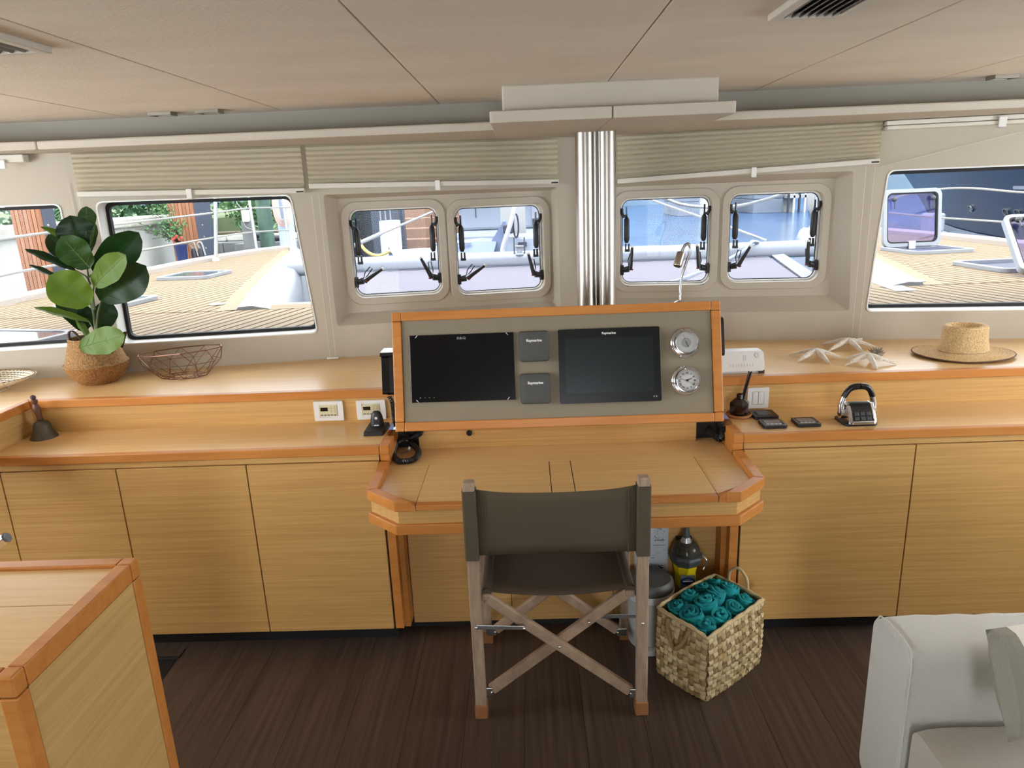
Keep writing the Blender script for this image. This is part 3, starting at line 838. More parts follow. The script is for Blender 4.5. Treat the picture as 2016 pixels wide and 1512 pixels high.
# covers
COVG = mat('grey_cover', (72, 72, 70), 0.6, bump=0.3, scale=300)
def cover(v0, v1, label):
    g_ = root('instrument_cover', pc(-0.082, v0, 0), label, 'cover', 'grey instrument covers')
    m = MB()
    rows = []
    for ins_, n_ in ((0.0, 0.0), (0.0, 0.012), (0.003, 0.018), (0.010, 0.021), (0.03, 0.0225), (0.05, 0.023)):
        rows.append([pc(u, v, n_) for u, v in rrect(-0.1385 + ins_, -0.0255 - ins_, v0 + ins_, v1 - ins_, 0.014 if ins_ < 0.04 else 0.003)])
    m.loft(rows, closed=True, caps=True)
    m.build('shell', COVG, g_, smooth=35)
    text_mesh('Raymarine', 0.0135, lambda x, y, d: pc(-0.0815 + x, (v0 + v1) / 2 + 0.021 + y, 0.0234), LET, 'lettering', g_, bold=0.0006)
cover(0.2445, 0.3575, 'upper of the two grey square instrument covers')
cover(0.0878, 0.2008, 'lower of the two grey square instrument covers')
# gauges
DIAL = mat('white_dial', (226, 226, 222), 0.4)
SILV = mat('silver_dial_ring', (176, 176, 172), 0.4, 0.3)
INK = mat('black_ink', (15, 15, 16), 0.6)
BRASS = mat('brass_screw', (140, 96, 60), 0.4, 0.9)
GLS = pane_mat('gauge_glass', (0.97, 0.97, 0.97), 0.06)
def gauge(u0, v0, label, clock):
    g_ = root('ship_clock' if clock else 'ship_barometer', pc(u0, v0, 0), label, 'clock' if clock else 'barometer')
    fn = lambda x, y, z: pc(u0 + x, v0 + y, z)
    MB().lathe([(0.0545, 0.0), (0.0545, 0.003), (0.052, 0.0055), (0.047, 0.0055), (0.0455, 0.008), (0.0455, 0.020), (0.043, 0.024), (0.0405, 0.0245), (0.0385, 0.022), (0.0385, 0.012)], 48, fn=fn).build('case', CHROME, g_, smooth=30)
    MB().lathe([(0.0388, 0.013), (0.0388, 0.0145)], 40, fn=fn).build('dial', DIAL, g_)
    for k in range(3):
        a = R(95 + 120 * k)
        MB().lathe([(0.0025, 0), (0.002, 0.0018)], 10, fn=lambda x, y, z: fn(0.050 * math.cos(a) + x, 0.050 * math.sin(a) + y, 0.0055 + z)).build('screw', BRASS, g_)
    def hand(ang, l0, l1, w_, m_=INK, nm='hand', zz=0.0165):
        a = R(90 - ang)
        m = MB(); m.bar(fn(-l0 * math.cos(a), -l0 * math.sin(a), zz), fn(l1 * math.cos(a), l1 * math.sin(a), zz), w_, 0.0008, CN); return m.build(nm, m_, g_)
    if clock:
        for k, s_ in enumerate(['XII', 'I', 'II', 'III', 'IIII', 'V', 'VI', 'VII', 'VIII', 'IX', 'X', 'XI']):
            th = R(30 * k)
            def tf(x, y, d, th=th):
                X, Y = x * math.cos(th) + y * math.sin(th), -x * math.sin(th) + y * math.cos(th)
                return fn(X + 0.0275 * math.sin(th), Y + 0.0275 * math.cos(th), 0.0149)
            text_mesh(s_, 0.0095, tf, INK, 'numeral', g_, bold=0.0003)
        m = MB()
        for k in range(60):
            th = R(6 * k)
            m.bar(fn(0.0345 * math.sin(th), 0.0345 * math.cos(th), 0.0149), fn(0.037 * math.sin(th), 0.037 * math.cos(th), 0.0149), 0.0005, 0.0003, CN)
        m.build('minute_track', INK, g_)
        hand(287, 0.004, 0.028, 0.0014); hand(64, 0.003, 0.019, 0.002); hand(126, 0.004, 0.031, 0.0006)
        MB().lathe([(0.0042, 0.0158), (0.0042, 0.018)], 16, fn=fn).build('hub', INK, g_)
    else:
        MB().lathe([(0.0172, 0.0146), (0.0172, 0.0152)], 32, fn=fn).build('centre_ring', INK, g_)
        MB().lathe([(0.0165, 0.0150), (0.0165, 0.0156)], 32, fn=fn).build('centre_disc', SILV, g_)
        m = MB()
        for k in range(50):
            th = R(-150 + 6 * k)
            l_ = 0.028 if k % 5 == 0 else 0.0305
            m.bar(fn(l_ * math.sin(th), l_ * math.cos(th), 0.0149), fn(0.033 * math.sin(th), 0.033 * math.cos(th), 0.0149), 0.0005, 0.0003, CN)
        m.build('scale_ticks', mat_grey, g_)
        for s_, a0 in (('RAIN', -55), ('CHANGE', 0), ('FAIR', 50)):
            def tf(x, y, d, a0=a0):
                th = R(a0) + x / 0.0215
                return fn((0.0225 + y) * math.sin(th), (0.0225 + y) * math.cos(th), 0.0149)
            text_mesh(s_, 0.0042, tf, mat_grey, 'dial_word', g_)
        hand(-20, 0.016, 0.030, 0.0008); hand(155, 0.002, 0.019, 0.0022)
        MB().lathe([(0.003, 0.0158), (0.003, 0.0175)], 16, fn=fn).build('hub', CHROME, g_)
    MB().lathe([(0.0386, 0.0205), (0.0386, 0.021)], 40, fn=fn).build('crystal', GLS, g_)
mat_grey = mat('grey_print', (110, 110, 112), 0.6)
gauge(0.478, 0.2958, 'chrome ship barometer above the clock on the console', False)
gauge(0.477, 0.1555, 'chrome ship clock with roman numerals below the barometer', True)

# gooseneck lamp on the console top
gl = root('gooseneck_lamp', pc(0.469, 0.446, -0.03), 'silver gooseneck chart lamp standing on the console top', 'lamp')
b0_ = pc(0.469, 0.446, -0.03)
MB().lathe([(0.022, 0.0), (0.022, 0.003), (0.014, 0.007), (0.006, 0.010), (0.006, 0.03)], 24, org=b0_).build('base', CHROME, gl, smooth=40)
yl = b0_.y
nk = [b0_ + Vector((0, 0, 0.028))] + [at(px, py, yl) for px, py in ((1339, 570), (1342, 545), (1350, 520), (1357, 500), (1359, 488), (1355, 480), (1348, 484), (1343, 494), (1339, 503))]
MB().tube(smooth_path(nk, 6), 0.0052, 10).build('gooseneck', STEEL, gl, smooth=50)
h0, h1 = at(1341.5, 497, yl), at(1331, 523, yl) + Vector((0, -0.02, 0))
MB().tube([h0, h0.lerp(h1, 0.06), h0.lerp(h1, 0.94), h1], [0.012, 0.016, 0.016, 0.0145], 20).build('lamp_head', mat('warm_aluminium', (176, 164, 148), 0.3, 1.0), gl, smooth=40)
MB().tube([h1, h1 + (h1 - h0) * 0.03], 0.011, 16).build('bulb_lens', SCR2, gl)

# VHF handset on the left flank, with coil
hs = root('radio_handset', pc(-0.63, 0.12, -0.1), 'black corded radio handset clipped to the left flank of the console', 'handset')
y0 = 2.60
hx = lambda px, py, yy=y0: at(px, py, yy)
xL, xR = -0.556, -0.512
za, zb = hx(768, 778).z, hx(760, 697).z
m = MB(); m.prism(rrect(2.585, 2.66, za, zb, 0.02), lambda a, b, c_: Vector((c_ + (b - za) * 0.0, a + (b - za) * 0.268, b)), -0.548, -0.518)
m.build('cradle', BLACK, hs, bevel=0.004)
m = MB(); m.prism(rrect(2.575, 2.625, za + 0.005, zb - 0.008, 0.018), lambda a, b, c_: Vector((c_, a + (b - za) * 0.268, b)), -0.562, -0.536)
m.build('handset_body', mat('gloss_black', (12, 12, 13), 0.2), hs, bevel=0.006)
m = MB(); m.prism(rrect(2.57, 2.66, zb - 0.014, zb + 0.002, 0.006), lambda a, b, c_: Vector((c_, a + (b - za) * 0.268, b)), -0.566, -0.516)
m.build('earpiece', mat('gloss_black_cap', (30, 30, 32), 0.15), hs, bevel=0.003)
p_ = [hx(766, 780, 2.62), hx(772, 792, 2.62), hx(774, 805, 2.63), hx(775, 820, 2.64), hx(778, 835, 2.64)]
MB().tube(coil(p_, 0.007, 0.003, 0.007), 0.0026, 5).build('coiled_cord', BLACK, hs)
cc_ = root('coiled_cord', (-0.47, 2.45, 0.755), 'black coiled cord looped on the desk below the left of the console', 'cord')
zt = 0.765
pts = [Vector((-0.475, 2.56, 0.84)), Vector((-0.478, 2.545, 0.80)), on(783, 872, 0.78), on(775, 893, zt), on(783, 906, zt), on(800, 908, zt), on(817, 902, zt), on(824, 889, zt), on(816, 878, 0.772), on(803, 866, 0.785), Vector((-0.425, 2.545, 0.82)), Vector((-0.42, 2.56, 0.85))]
MB().tube(coil(pts, 0.0085, 0.003, 0.0062), 0.0030, 5).build('coil', BLACK, cc_)
MB().tube(smooth_path([on(790, 893, zt), on(802, 889, zt), on(806, 884, 0.768)], 5), 0.002, 6).build('plug_lead', BLACK, cc_)
MB().tube([on(804, 886, 0.768), on(806, 881, 0.772)], 0.005, 8).build('plug', WPL, cc_)
# right handset
hr = root('radio_handset', pc(0.63, 0.25, -0.1), 'black radio handset on the right flank of the console beside the white speaker', 'handset')
m = MB()
zz0, zz1 = at(1424, 700, 2.62).z, at(1423, 627, 2.62).z
m.prism(rrect(2.60, 2.655, zz0, zz1, 0.02), lambda a, b, c_: Vector((c_, a + (b - zz0) * 0.268, b)), 0.713, 0.735)
m.build('handset_body', BLACK, hr, bevel=0.006)
cr_ = root('coiled_cord', (0.68, 2.5, 0.77), 'black coiled cord hanging below the right of the console', 'cord')
pts = [Vector((0.688, 2.56, 0.85)), at(1421, 838, 2.53), at(1423, 852, 2.52), at(1420, 864, 2.51), at(1408, 858, 2.53), at(1396, 845, 2.55)]
MB().tube(coil(pts, 0.011, 0.004, 0.0075), 0.0036, 5).build('coil', BLACK, cr_)

# ================================================================== things on counters and shelves
# ---- wall plates
LCD = mat('dark_display', (18, 12, 12), 0.2)
BEIGE = mat('beige_keypad', (206, 198, 160), 0.5)
KEY = mat('key_grey', (120, 112, 92), 0.6)
def climate(x0, x1, z0, z1, label):
    Y = 2.678
    r_ = root('climate_control', ((x0 + x1) / 2, Y, z0), label, 'control panel', 'climate control panels')
    fn = lambda a, b, c_: Vector((a, Y - c_, b))
    w_, h_ = x1 - x0, z1 - z0
    MB().plate(rrect(x0, x1, z0, z1, 0.003, 2), [rrect(x0 + 0.022, x1 - 0.022, z0 + 0.012, z1 - 0.012, 0.001, 1)], fn, 0, 0.009).build('plate', WPL, r_, bevel=0.002)
    MB().fbox(fn, x0 + 0.022, x1 - 0.022, z0 + 0.012, z1 - 0.012, 0, 0.006).build('insert', WPL, r_)
    MB().fbox(fn, x0 + 0.024, x1 - 0.024, z0 + 0.019, z1 - 0.016, 0.005, 0.010).build('keypad', BEIGE, r_, bevel=0.001)
    MB().fbox(fn, x0 + 0.027, x0 + 0.056, z1 - 0.040, z1 - 0.025, 0.009, 0.0108).build('display', LCD, r_)
    for k in range(5):
        MB().fbox(fn, x0 + 0.027 + 0.013 * k, x0 + 0.0355 + 0.013 * k, z0 + 0.0215, z0 + 0.0265, 0.009, 0.0112).build('key', KEY, r_)
    for k in range(4):
        for j in range(2):
            MB().fbox(fn, x0 + 0.066 + 0.014 * j, x0 + 0.073 + 0.014 * j, z1 - 0.0235 - 0.0068 * k, z1 - 0.022 - 0.0068 * k, 0.009, 0.0104).build('print_line', KEY, r_)
climate(-0.860, -0.743, 0.8425, 0.923, 'white climate control panel further from the black dome')
climate(-0.690, -0.574, 0.8425, 0.9215, 'white climate control panel behind the black dome remote')
r_ = root('light_switch', (0.89, 2.678, 0.836), 'white double rocker light switch behind the dark diffuser bottle', 'switch')
fn = lambda a, b, c_: Vector((a, 2.678 - c_, b))
MB().plate(rrect(0.848, 0.931, 0.836, 0.920, 0.003, 2), [rrect(0.8665, 0.9125, 0.852, 0.904, 0.001, 1)], fn, 0, 0.009).build('plate', WPL, r_, bevel=0.002)
for a in (0.867, 0.890):
    MB().fbox(fn, a, a + 0.022, 0.8525, 0.9035, 0.0, 0.010).build('rocker', WPL, r_, bevel=0.002)

# ---- black domed remote on left counter
r_ = root('remote_dock', (-0.585, 2.56, 0.83), 'black domed remote in a square dock on the left counter', 'remote')
m = MB(); m.hexa([(-0.632, 2.500, 0.83), (-0.556, 2.500, 0.83), (-0.548, 2.612, 0.83), (-0.630, 2.612, 0.83), (-0.630, 2.506, 0.847), (-0.560, 2.506, 0.847), (-0.552, 2.608, 0.850), (-0.628, 2.608, 0.850)]); m.build('dock', BLACK, r_, bevel=0.003)
rows = []
for t in [i / 8 for i in range(9)]:
    z_ = 0.846 + 0.062 * math.sin(t * math.pi / 2)
    s_ = math.cos(t * math.pi / 2) ** 0.6 if t < 1 else 0.05
    rows.append([Vector((-0.590 + 0.026 * s_ * math.cos(a), 2.572 + 0.016 * s_ * math.sin(a), z_)) for a in [2 * math.pi * k / 20 for k in range(20)]])
m = MB(); m.loft(rows, closed=True, caps=True); m.build('dome', BLACK, r_, smooth=60)
MB().lathe([(0.0055, 0), (0.005, 0.001)], 14, fn=lambda x, y, z: Vector((-0.590 + x, 2.5575 - z, 0.882 + y))).build('round_emblem', LET, r_)
MB().box(-0.599, -0.581, 2.5535, 2.5555, 0.853, 0.8565).build('front_mark', LET, r_)
MB().box(-0.605, -0.580, 2.5035, 2.5048, 0.838, 0.8395).build('front_mark', LETG, r_)

# ---- bronze bell
BELLM = mat('dull_bronze', (92, 86, 74), 0.55, 0.55, var=0.25, scale=60)
BWOOD = mat('turned_dark_wood', (96, 58, 36), 0.5, var=0.3, scale=40)
r_ = root('hand_bell', (-1.925, 2.615, 0.83), 'dull bronze hand bell with turned wooden handle in the counter corner', 'bell')
o_ = Vector((-1.925, 2.615, 0.83))
prof = [(0.050, 0.0), (0.049, 0.004), (0.041, 0.016), (0.034, 0.032), (0.030, 0.052), (0.026, 0.062), (0.014, 0.069), (0.006, 0.072)]
MB().lathe(prof, 32, org=o_).build('bell_cup', BELLM, r_, smooth=50)
lean = lambda x, y, z: o_ + Vector((x - (z - 0.07) * 0.10, y, z))
MB().lathe([(0.009, 0.069), (0.013, 0.076), (0.009, 0.082), (0.010, 0.090), (0.014, 0.115), (0.012, 0.130), (0.008, 0.138), (0.012, 0.146), (0.012, 0.154), (0.005, 0.158)], 20, fn=lean).build('handle', BWOOD, r_, smooth=50)
MB().lathe([(0.007, 0.156), (0.010, 0.163), (0.009, 0.170), (0.002, 0.174)], 16, fn=lean).build('finial', mat('dark_finial', (58, 36, 44), 0.5), r_, smooth=50)

# ---- diffuser on coaster
DARKG = mat('dark_brown_glass', (30, 10, 10), 0.12, coat=0.4)
TERR = mat('terracotta_wood', (176, 128, 84), 0.6, var=0.1, scale=30)
dx, dy = 0.797, 2.600
cs_ = MB().lathe([(0.040, 0.0), (0.047, 0.006), (0.048, 0.012), (0.045, 0.013), (0.043, 0.008), (0.01, 0.007)], 36, org=(dx, dy, 0.83)).build('coaster', TERR, smooth=40)
tag(cs_, 'round terracotta coaster under the dark diffuser bottle', 'coaster')
r_ = root('reed_diffuser', (dx, dy, 0.838), 'dark brown faceted reed diffuser bottle with black reeds', 'diffuser')
MB().lathe([(0.028, 0.838), (0.036, 0.846), (0.037, 0.884), (0.019, 0.901), (0.0125, 0.902), (0.0125, 0.918), (0.009, 0.918), (0.009, 0.905)], 8, org=(dx, dy, 0)).build('bottle', DARKG, r_)
for k in range(5):
    b_ = Vector((dx + 0.002 * (k - 2), dy + 0.002 * ((k * 2) % 3 - 1), 0.85))
    t_ = Vector((dx + 0.033 + 0.0035 * (k - 2), dy - 0.005 + 0.004 * ((k * 2) % 3 - 1), 1.005 + 0.003 * (k % 2)))
    MB().tube([b_, t_], 0.0021, 6).build('reed', INK, r_)

# ---- three flush control pads
def pad(x0, x1, y0, y1, label, disp):
    r_ = root('control_pad', ((x0 + x1) / 2, (y0 + y1) / 2, 0.83), label, 'control pad', 'black control pads on the right counter')
    MB().prism(rrect(x0, x1, y0, y1, 0.008), W3, 0.830, 0.842).build('housing', BLACK, r_, bevel=0.003)
    if disp:
        MB().plate(rrect(x0 + 0.005, x1 - 0.005, y0 + 0.006, y1 - 0.006, 0.004, 2), [rrect(x0 + 0.0065, x1 - 0.0065, y0 + 0.0078, y1 - 0.0078, 0.003, 2)], W3, 0.8415, 0.8432).build('trim_line', STEEL, r_)
        MB().box(x0 + 0.013, x1 - 0.013, y0 + 0.030, y1 - 0.016, 0.8415, 0.8434).build('display', mat_lcd, r_)
        for k in range(4):
            q = x0 + 0.014 + (x1 - x0 - 0.028) * k / 4
            MB().box(q, q + 0.011, y0 + 0.015, y0 + 0.024, 0.8415, 0.8436).build('key', mat_key2, r_)
    else:
        MB().box(x0 + 0.018, x1 - 0.018, y0 + 0.02, y1 - 0.02, 0.8415, 0.8426).build('inlay', BEZ, r_)
        for a, b in ((x0 + 0.03, y0 + 0.04), (x0 + 0.05, y0 + 0.05), (x0 + 0.062, y0 + 0.04)):
            MB().box(a, a + 0.008, b, b + 0.006, 0.8424, 0.8432).build('key_mark', LETG, r_)
mat_lcd = mat('grey_lcd', (112, 110, 118), 0.15)
mat_key2 = mat('silver_key', (170, 172, 178), 0.3)
q = [on(1480, 812, .83), on(1529, 822, .83)]
pad(0.842, 0.932, 2.546, 2.632, 'plain black control pad next to the diffuser coaster', False)
pad(0.842, 0.926, 2.440, 2.520, 'black control pad with display, nearer the desk', True)
pad(0.966, 1.050, 2.446, 2.528, 'black control pad with display, nearer the throttle control', True)

# ---- throttle control
th = root('throttle_control', (1.19, 2.47, 0.83), 'chrome and black twin throttle control with arched handles on right counter', 'throttle')
tx, ty = 1.192, 2.485
MB().prism(rrect(tx - 0.062, tx + 0.060, ty - 0.045, ty + 0.062, 0.02), W3, 0.830, 0.838).build('base_plate', BLACK, th, bevel=0.002)
def thr_sec(x):
    a = [(-0.046, 0.838), (-0.044, 0.848), (-0.026, 0.880), (-0.006, 0.902), (0.018, 0.906), (0.036, 0.894), (0.044, 0.866), (0.046, 0.838)]
    return [Vector((tx + x, ty + p[0], p[1])) for p in a]
def thr_sec_s(x, s_):
    c_ = Vector((tx + x, ty, 0.862))
    return [Vector((tx + x, c_.y + (p.y - c_.y) * s_, c_.z + (p.z - c_.z) * s_ if p.z > 0.85 else p.z)) for p in thr_sec(x)]
m = MB(); m.loft([thr_sec_s(-0.046, 0.92), thr_sec_s(-0.042, 1.0), thr_sec_s(-0.034, 1.0)], caps=True, closed=True); m.build('side_shell', CHROME, th, smooth=40)
m = MB(); m.loft([thr_sec_s(0.040, 1.0), thr_sec_s(0.048, 1.0), thr_sec_s(0.052, 0.92)], caps=True, closed=True); m.build('side_shell', CHROME, th, smooth=40)
m = MB(); m.loft([thr_sec_s(-0.034, 0.97), thr_sec_s(0.0, 0.99), thr_sec_s(0.040, 0.97)], caps=True, closed=True); m.build('body', mat('satin_black', (22, 22, 24), 0.3), th, smooth=40)
MB().hexa([(tx - 0.036, ty - 0.052, 0.838), (tx + 0.044, ty - 0.052, 0.838), (tx + 0.044, ty - 0.030, 0.838), (tx - 0.036, ty - 0.030, 0.838), (tx - 0.034, ty - 0.049, 0.850), (tx + 0.042, ty - 0.049, 0.850), (tx + 0.042, ty - 0.030, 0.852), (tx - 0.034, ty - 0.030, 0.852)]).build('front_trim', CHROME, th, bevel=0.003)
for i in range(3):
    for j in range(2):
        x = tx - 0.018 + 0.021 * i
        b_ = 0.0 + 0.015 * j
        p0 = Vector((x, ty - 0.0425 + b_ * 0.53, 0.8515 + b_)); p1_ = p0 + Vector((0, 0.0062, 0.0115))
        m = MB(); m.bar(p0, p1_, 0.0165, 0.004, (0, -0.87, 0.49)); m.build('key', mat('throttle_key', (52, 54, 56), 0.4) if i + j == 0 else bpy.data.materials['throttle_key'], th, bevel=0.001)
for sg, xs in ((-1, -0.058), (1, 0.058)):
    MB().tube([Vector((tx + xs - sg * 0.012, ty + 0.008, 0.866)), Vector((tx + xs + sg * 0.004, ty + 0.008, 0.866))], 0.020, 20).build('hub', CHROME, th, smooth=40)
    MB().tube([Vector((tx + xs + sg * 0.004, ty + 0.008, 0.866)), Vector((tx + xs + sg * 0.007, ty + 0.008, 0.866))], [0.013, 0.011], 18).build('hub_cap', BLACK, th, smooth=40)
    arm = [Vector((tx + xs * 1.0, ty + 0.008, 0.868)), Vector((tx + xs * 1.0, ty + 0.008, 0.900)), Vector((tx + xs * 0.88, ty + 0.007, 0.928))]
    MB().tube(smooth_path(arm, 5), [0.011] * 5 + [0.0105] * 6, 12).build('lever_arm', CHROME, th, smooth=40)
    grip = [Vector((tx + xs * 0.90, ty + 0.007, 0.926)), Vector((tx + xs * 0.68, ty + 0.005, 0.950)), Vector((tx + xs * 0.42, ty + 0.004, 0.963)), Vector((tx + sg * 0.0025, ty + 0.004, 0.966))]
    MB().tube(smooth_path(grip, 5), [0.0105] * 8 + [0.0118] * 8, 12).build('grip', mat('grip_black', (14, 14, 15), 0.3), th, smooth=40)

# ---- white speaker box behind console
r_ = root('portable_speaker', (0.82, 2.76, 0.965), 'white rounded portable speaker lying behind the console', 'speaker')
fn = lambda a, b, c_: Vector((a, 2.716 + c_ + (b - 0.98) * 0.35, b))
MB().prism(rrect(0.742, 0.925, 0.976, 1.052, 0.012), fn, 0.0, 0.05).build('case', WPL, r_, bevel=0.004)
for k in range(9):
    MB().fbox(fn, 0.790 + 0.011 * k, 0.7935 + 0.011 * k, 0.994, 1.004, -0.0012, 0.001).build('grille_slot', mat_slot if 'slot_white' in bpy.data.materials else mat('slot_white', (206, 204, 200), 0.5), r_)
    mat_slot = bpy.data.materials['slot_white']
MB().lathe([(0.011, 0), (0.009, 0.002)], 20, fn=lambda x, y, z: fn(0.897 + x, 1.036 + y, -z)).build('button', mat_slot, r_)
MB().fbox(fn, 0.843, 0.849, 1.016, 1.036, -0.0012, 0.001).build('emblem_bar', mat_slot, r_)
MB().fbox(fn, 0.852, 0.855, 1.016, 1.036, -0.0012, 0.001).build('emblem_bar', mat_slot, r_)
MB().lathe([(0.014, 0), (0.012, 0.005)], 20, fn=lambda x, y, z: fn(0.925 + z, 1.020 + y, 0.025 + x)).build('dial_knob', mat('grey_knob', (120, 118, 110), 0.4), r_, smooth=40)
MB().box(0.742, 0.925, 2.722, 2.775, 0.9652, 0.977).build('stand', mat('clear_stand', (196, 198, 204), 0.15), r_, bevel=0.003)
MB().box(0.903, 0.925, 2.718, 2.740, 0.9652, 0.978).build('corner_foot', mat('brown_foot', (52, 34, 30), 0.4), r_)

# ---- starfish
STAR = mat('bleached_starfish', (238, 228, 212), 0.85, var=0.15, scale=120, bump=0.8)
def starfish(c, r, rot, label, arch):
    c = Vector((c[0], c[1], 0.965))
    n = 120
    def rad(a):
        t = (a * 5 / (2 * math.pi)) % 1.0
        t = abs(t - 0.5) * 2
        return r * (0.17 + 0.83 * (max(0.0, t) ** 2.5))
    rows = []
    rings = [0.0, 0.12, 0.3, 0.5, 0.7, 0.88, 1.0]
    for top in (1, 0):
        for q_ in (rings if top else reversed(rings)):
            row = []
            for k in range(n):
                a = 2 * math.pi * k / n
                rr = rad(a) * q_
                d = rr / r
                cz = arch * math.cos(min(1.0, d) * math.pi / 2) ** 1.2
                hw = 0.017 * (1 - 0.55 * d) * math.sqrt(max(0.0, 1 - q_ ** 2.5))
                z_ = cz + (0.007 * (1 - 0.5 * d)) + (hw if top else -0.004 * (1 - q_))
                row.append(c + Vector((rr * math.cos(a + rot), rr * math.sin(a + rot), max(0.0, z_ - (0.003 if not top else 0)))))
            rows.append(row)
    m = MB(); m.loft(rows, closed=True)
    o = m.build('starfish', STAR, smooth=60)
    return tag(o, label, 'starfish', 'bleached starfish on the shelf')
starfish((1.205, 2.925), 0.112, R(-80), 'white starfish nearest the white speaker', 0.022)
starfish((1.415, 3.095), 0.125, R(-82), 'white starfish farthest back, below the blind cords', 0.024)
starfish((1.372, 2.815), 0.104, R(-95), 'white starfish nearest the shelf edge', 0.022)
URCH = mat('grey_spiny_shell', (150, 136, 122), 0.8, var=0.3, scale=90)
r_ = root('spiny_shell', (1.468, 2.945, 0.965), 'small grey spiny shell between starfish and straw hat', 'shell')
m = MB(); m.ball((1.468, 2.945, 0.973), 0.03, 16, 8, (1, 0.8, 0.42)); m.build('shell_body', URCH, r_, smooth=60)
rnd = random.Random(3)
for k in range(26):
    a = rnd.uniform(0, 2 * math.pi); e = rnd.uniform(0.15, 1.2)
    d = Vector((math.cos(a) * math.cos(e), 0.8 * math.sin(a) * math.cos(e), math.sin(e) * 0.8 + 0.1))
    b_ = Vector((1.468, 2.945, 0.974)) + Vector((d.x * 0.024, d.y * 0.024, d.z * 0.011))
    MB().tube([b_, b_ + d * rnd.uniform(0.014, 0.022)], [0.0038, 0.0008], 6).build('spine', URCH, r_)

# ---- straw hat
def rope_mat(name, c1, c2, sc1):
    m_ = mat(name, c1, 0.8, c2=c2, scale=170, bump=0.9, detail=2)
    return m_
STRAW = rope_mat('straw', (234, 202, 152), (200, 160, 108), 1)
STRAWD = mat('straw_binding', (92, 62, 46), 0.8)
ht = root('straw_hat', (1.80, 2.905, 0.965), 'wide-brimmed straw hat lying on the right shelf', 'hat')
hc = Vector((1.803, 2.905, 0.965))
def hat_fn(a, r_, z_):
    dip = 0.012 * math.cos(a + 0.4) * max(0.0, (r_ - 0.09) / 0.09)
    return hc + Vector((r_ * math.cos(a) * 1.02, r_ * math.sin(a) * 0.84, z_ + abs(dip) * 0.6))
rings = []
for i in range(15):                                    # brim, braid by braid
    t = i / 14
    rings.append((0.188 - t * 0.092, 0.006 + 0.014 * (t ** 2)))
crown = []
for i in range(16):
    t = i / 15
    crown.append((0.096 - 0.013 * t - 0.004 * math.sin(t * 3), 0.022 + 0.098 * t))
crown += [(0.078, 0.124), (0.070, 0.126), (0.062, 0.122), (0.052, 0.108), (0.03, 0.100), (0.004, 0.098)]
n = 56
def hat_part(nm, prof, m_):
    rows = []
    for j in range(len(prof) - 1):
        for t in (0.0, 0.5):
            r0, z0 = prof[j]; r1, z1 = prof[j + 1]
            rr, zz = r0 + (r1 - r0) * t, z0 + (z1 - z0) * t
            b_ = 0.0022 if t else 0.0
            nx_, nz_ = -(z1 - z0), (r1 - r0)
            l_ = math.hypot(nx_, nz_) or 1
            rows.append([hat_fn(2 * math.pi * k / n, rr - nx_ / l_ * b_, zz - nz_ / l_ * b_) for k in range(n)])
    rows.append([hat_fn(2 * math.pi * k / n, prof[-1][0], prof[-1][1]) for k in range(n)])
    m = MB(); m.loft(rows, closed=True)
    return m.build(nm, m_, ht, smooth=70)
hat_part('brim', rings, STRAW)
hat_part('crown', crown, STRAW)
MB().tube([hat_fn(2 * math.pi * k / n, 0.189, 0.005) for k in range(n)], 0.0026, 6, closed=True).build('brim_binding', STRAWD, ht)

# ---- wire fruit bowl (faceted)
COPPER = mat('copper_wire', (120, 84, 70), 0.35, 0.85)
r_ = root('wire_fruit_bowl', (-1.52, 2.98, 0.965), 'faceted copper wire fruit bowl beside the potted plant', 'bowl')
bc = Vector((-1.515, 2.985, 0.965))
def ring(n_, rx, ry, z_, off=0.0, wob=0.0):
    return [bc + Vector((rx * math.cos(2 * math.pi * (k + off) / n_), ry * math.sin(2 * math.pi * (k + off) / n_), z_ + wob * math.cos(2 * math.pi * (k + off) / n_ + 0.5))) for k in range(n_)]
N_ = 10
top_ = ring(N_, 0.185, 0.125, 0.118, 0.0, 0.014); mid_ = ring(N_, 0.168, 0.112, 0.068, 0.5, 0.006); low_ = ring(N_, 0.10, 0.068, 0.006, 0.0)
in_ = ring(N_, 0.045, 0.03, 0.004, 0.5)
m = MB(); m.tube(top_, 0.0028, 6, closed=True); m.build('rim_wire', COPPER, r_)
m = MB()
for a_, b_ in ((top_, mid_), (mid_, low_), (low_, in_)):
    for k in range(N_):
        kk = k
        o1 = a_[k]
        c1 = b_[k]; c2 = b_[(k - 1) % N_]
        if a_ is mid_: c1, c2 = b_[k], b_[(k + 1) % N_]
        m.tube([o1, c1], 0.0014, 5); m.tube([o1, c2], 0.0014, 5)
m.tube(mid_, 0.0014, 5, closed=True); m.tube(low_, 0.0018, 5, closed=True); m.tube(in_, 0.0014, 5, closed=True)
m.build('wire_lattice', COPPER, r_)

# ---- mesh platter at the left edge
SILW = mat('champagne_wire', (226, 216, 194), 0.35, 0.3)
r_ = root('mesh_platter', (-2.318, 2.855, 0.965), 'shallow champagne-coloured looped-wire platter at the left edge', 'platter')
pc0 = Vector((-2.318, 2.855, 0.968))
m = MB()
RX = 0.205
for i in range(1, 13):
    rr = RX * i / 12
    z_ = 0.004 + 0.046 * (i / 12) ** 2.0
    nl = max(8, int(2 * math.pi * rr / 0.020))
    pts = []
    for k in range(nl * 6):
        a = 2 * math.pi * k / (nl * 6)
        lp = 2 * math.pi * k / 6
        pts.append(pc0 + Vector(((rr + 0.0105 * math.cos(lp)) * math.cos(a + 0.010 * math.sin(lp) / max(rr, .03)), (rr + 0.0105 * math.cos(lp)) * 0.74 * math.sin(a + 0.010 * math.sin(lp) / max(rr, .03)), z_ + 0.003 * math.cos(lp))))
    m.tube(pts, 0.0021, 4, closed=True)
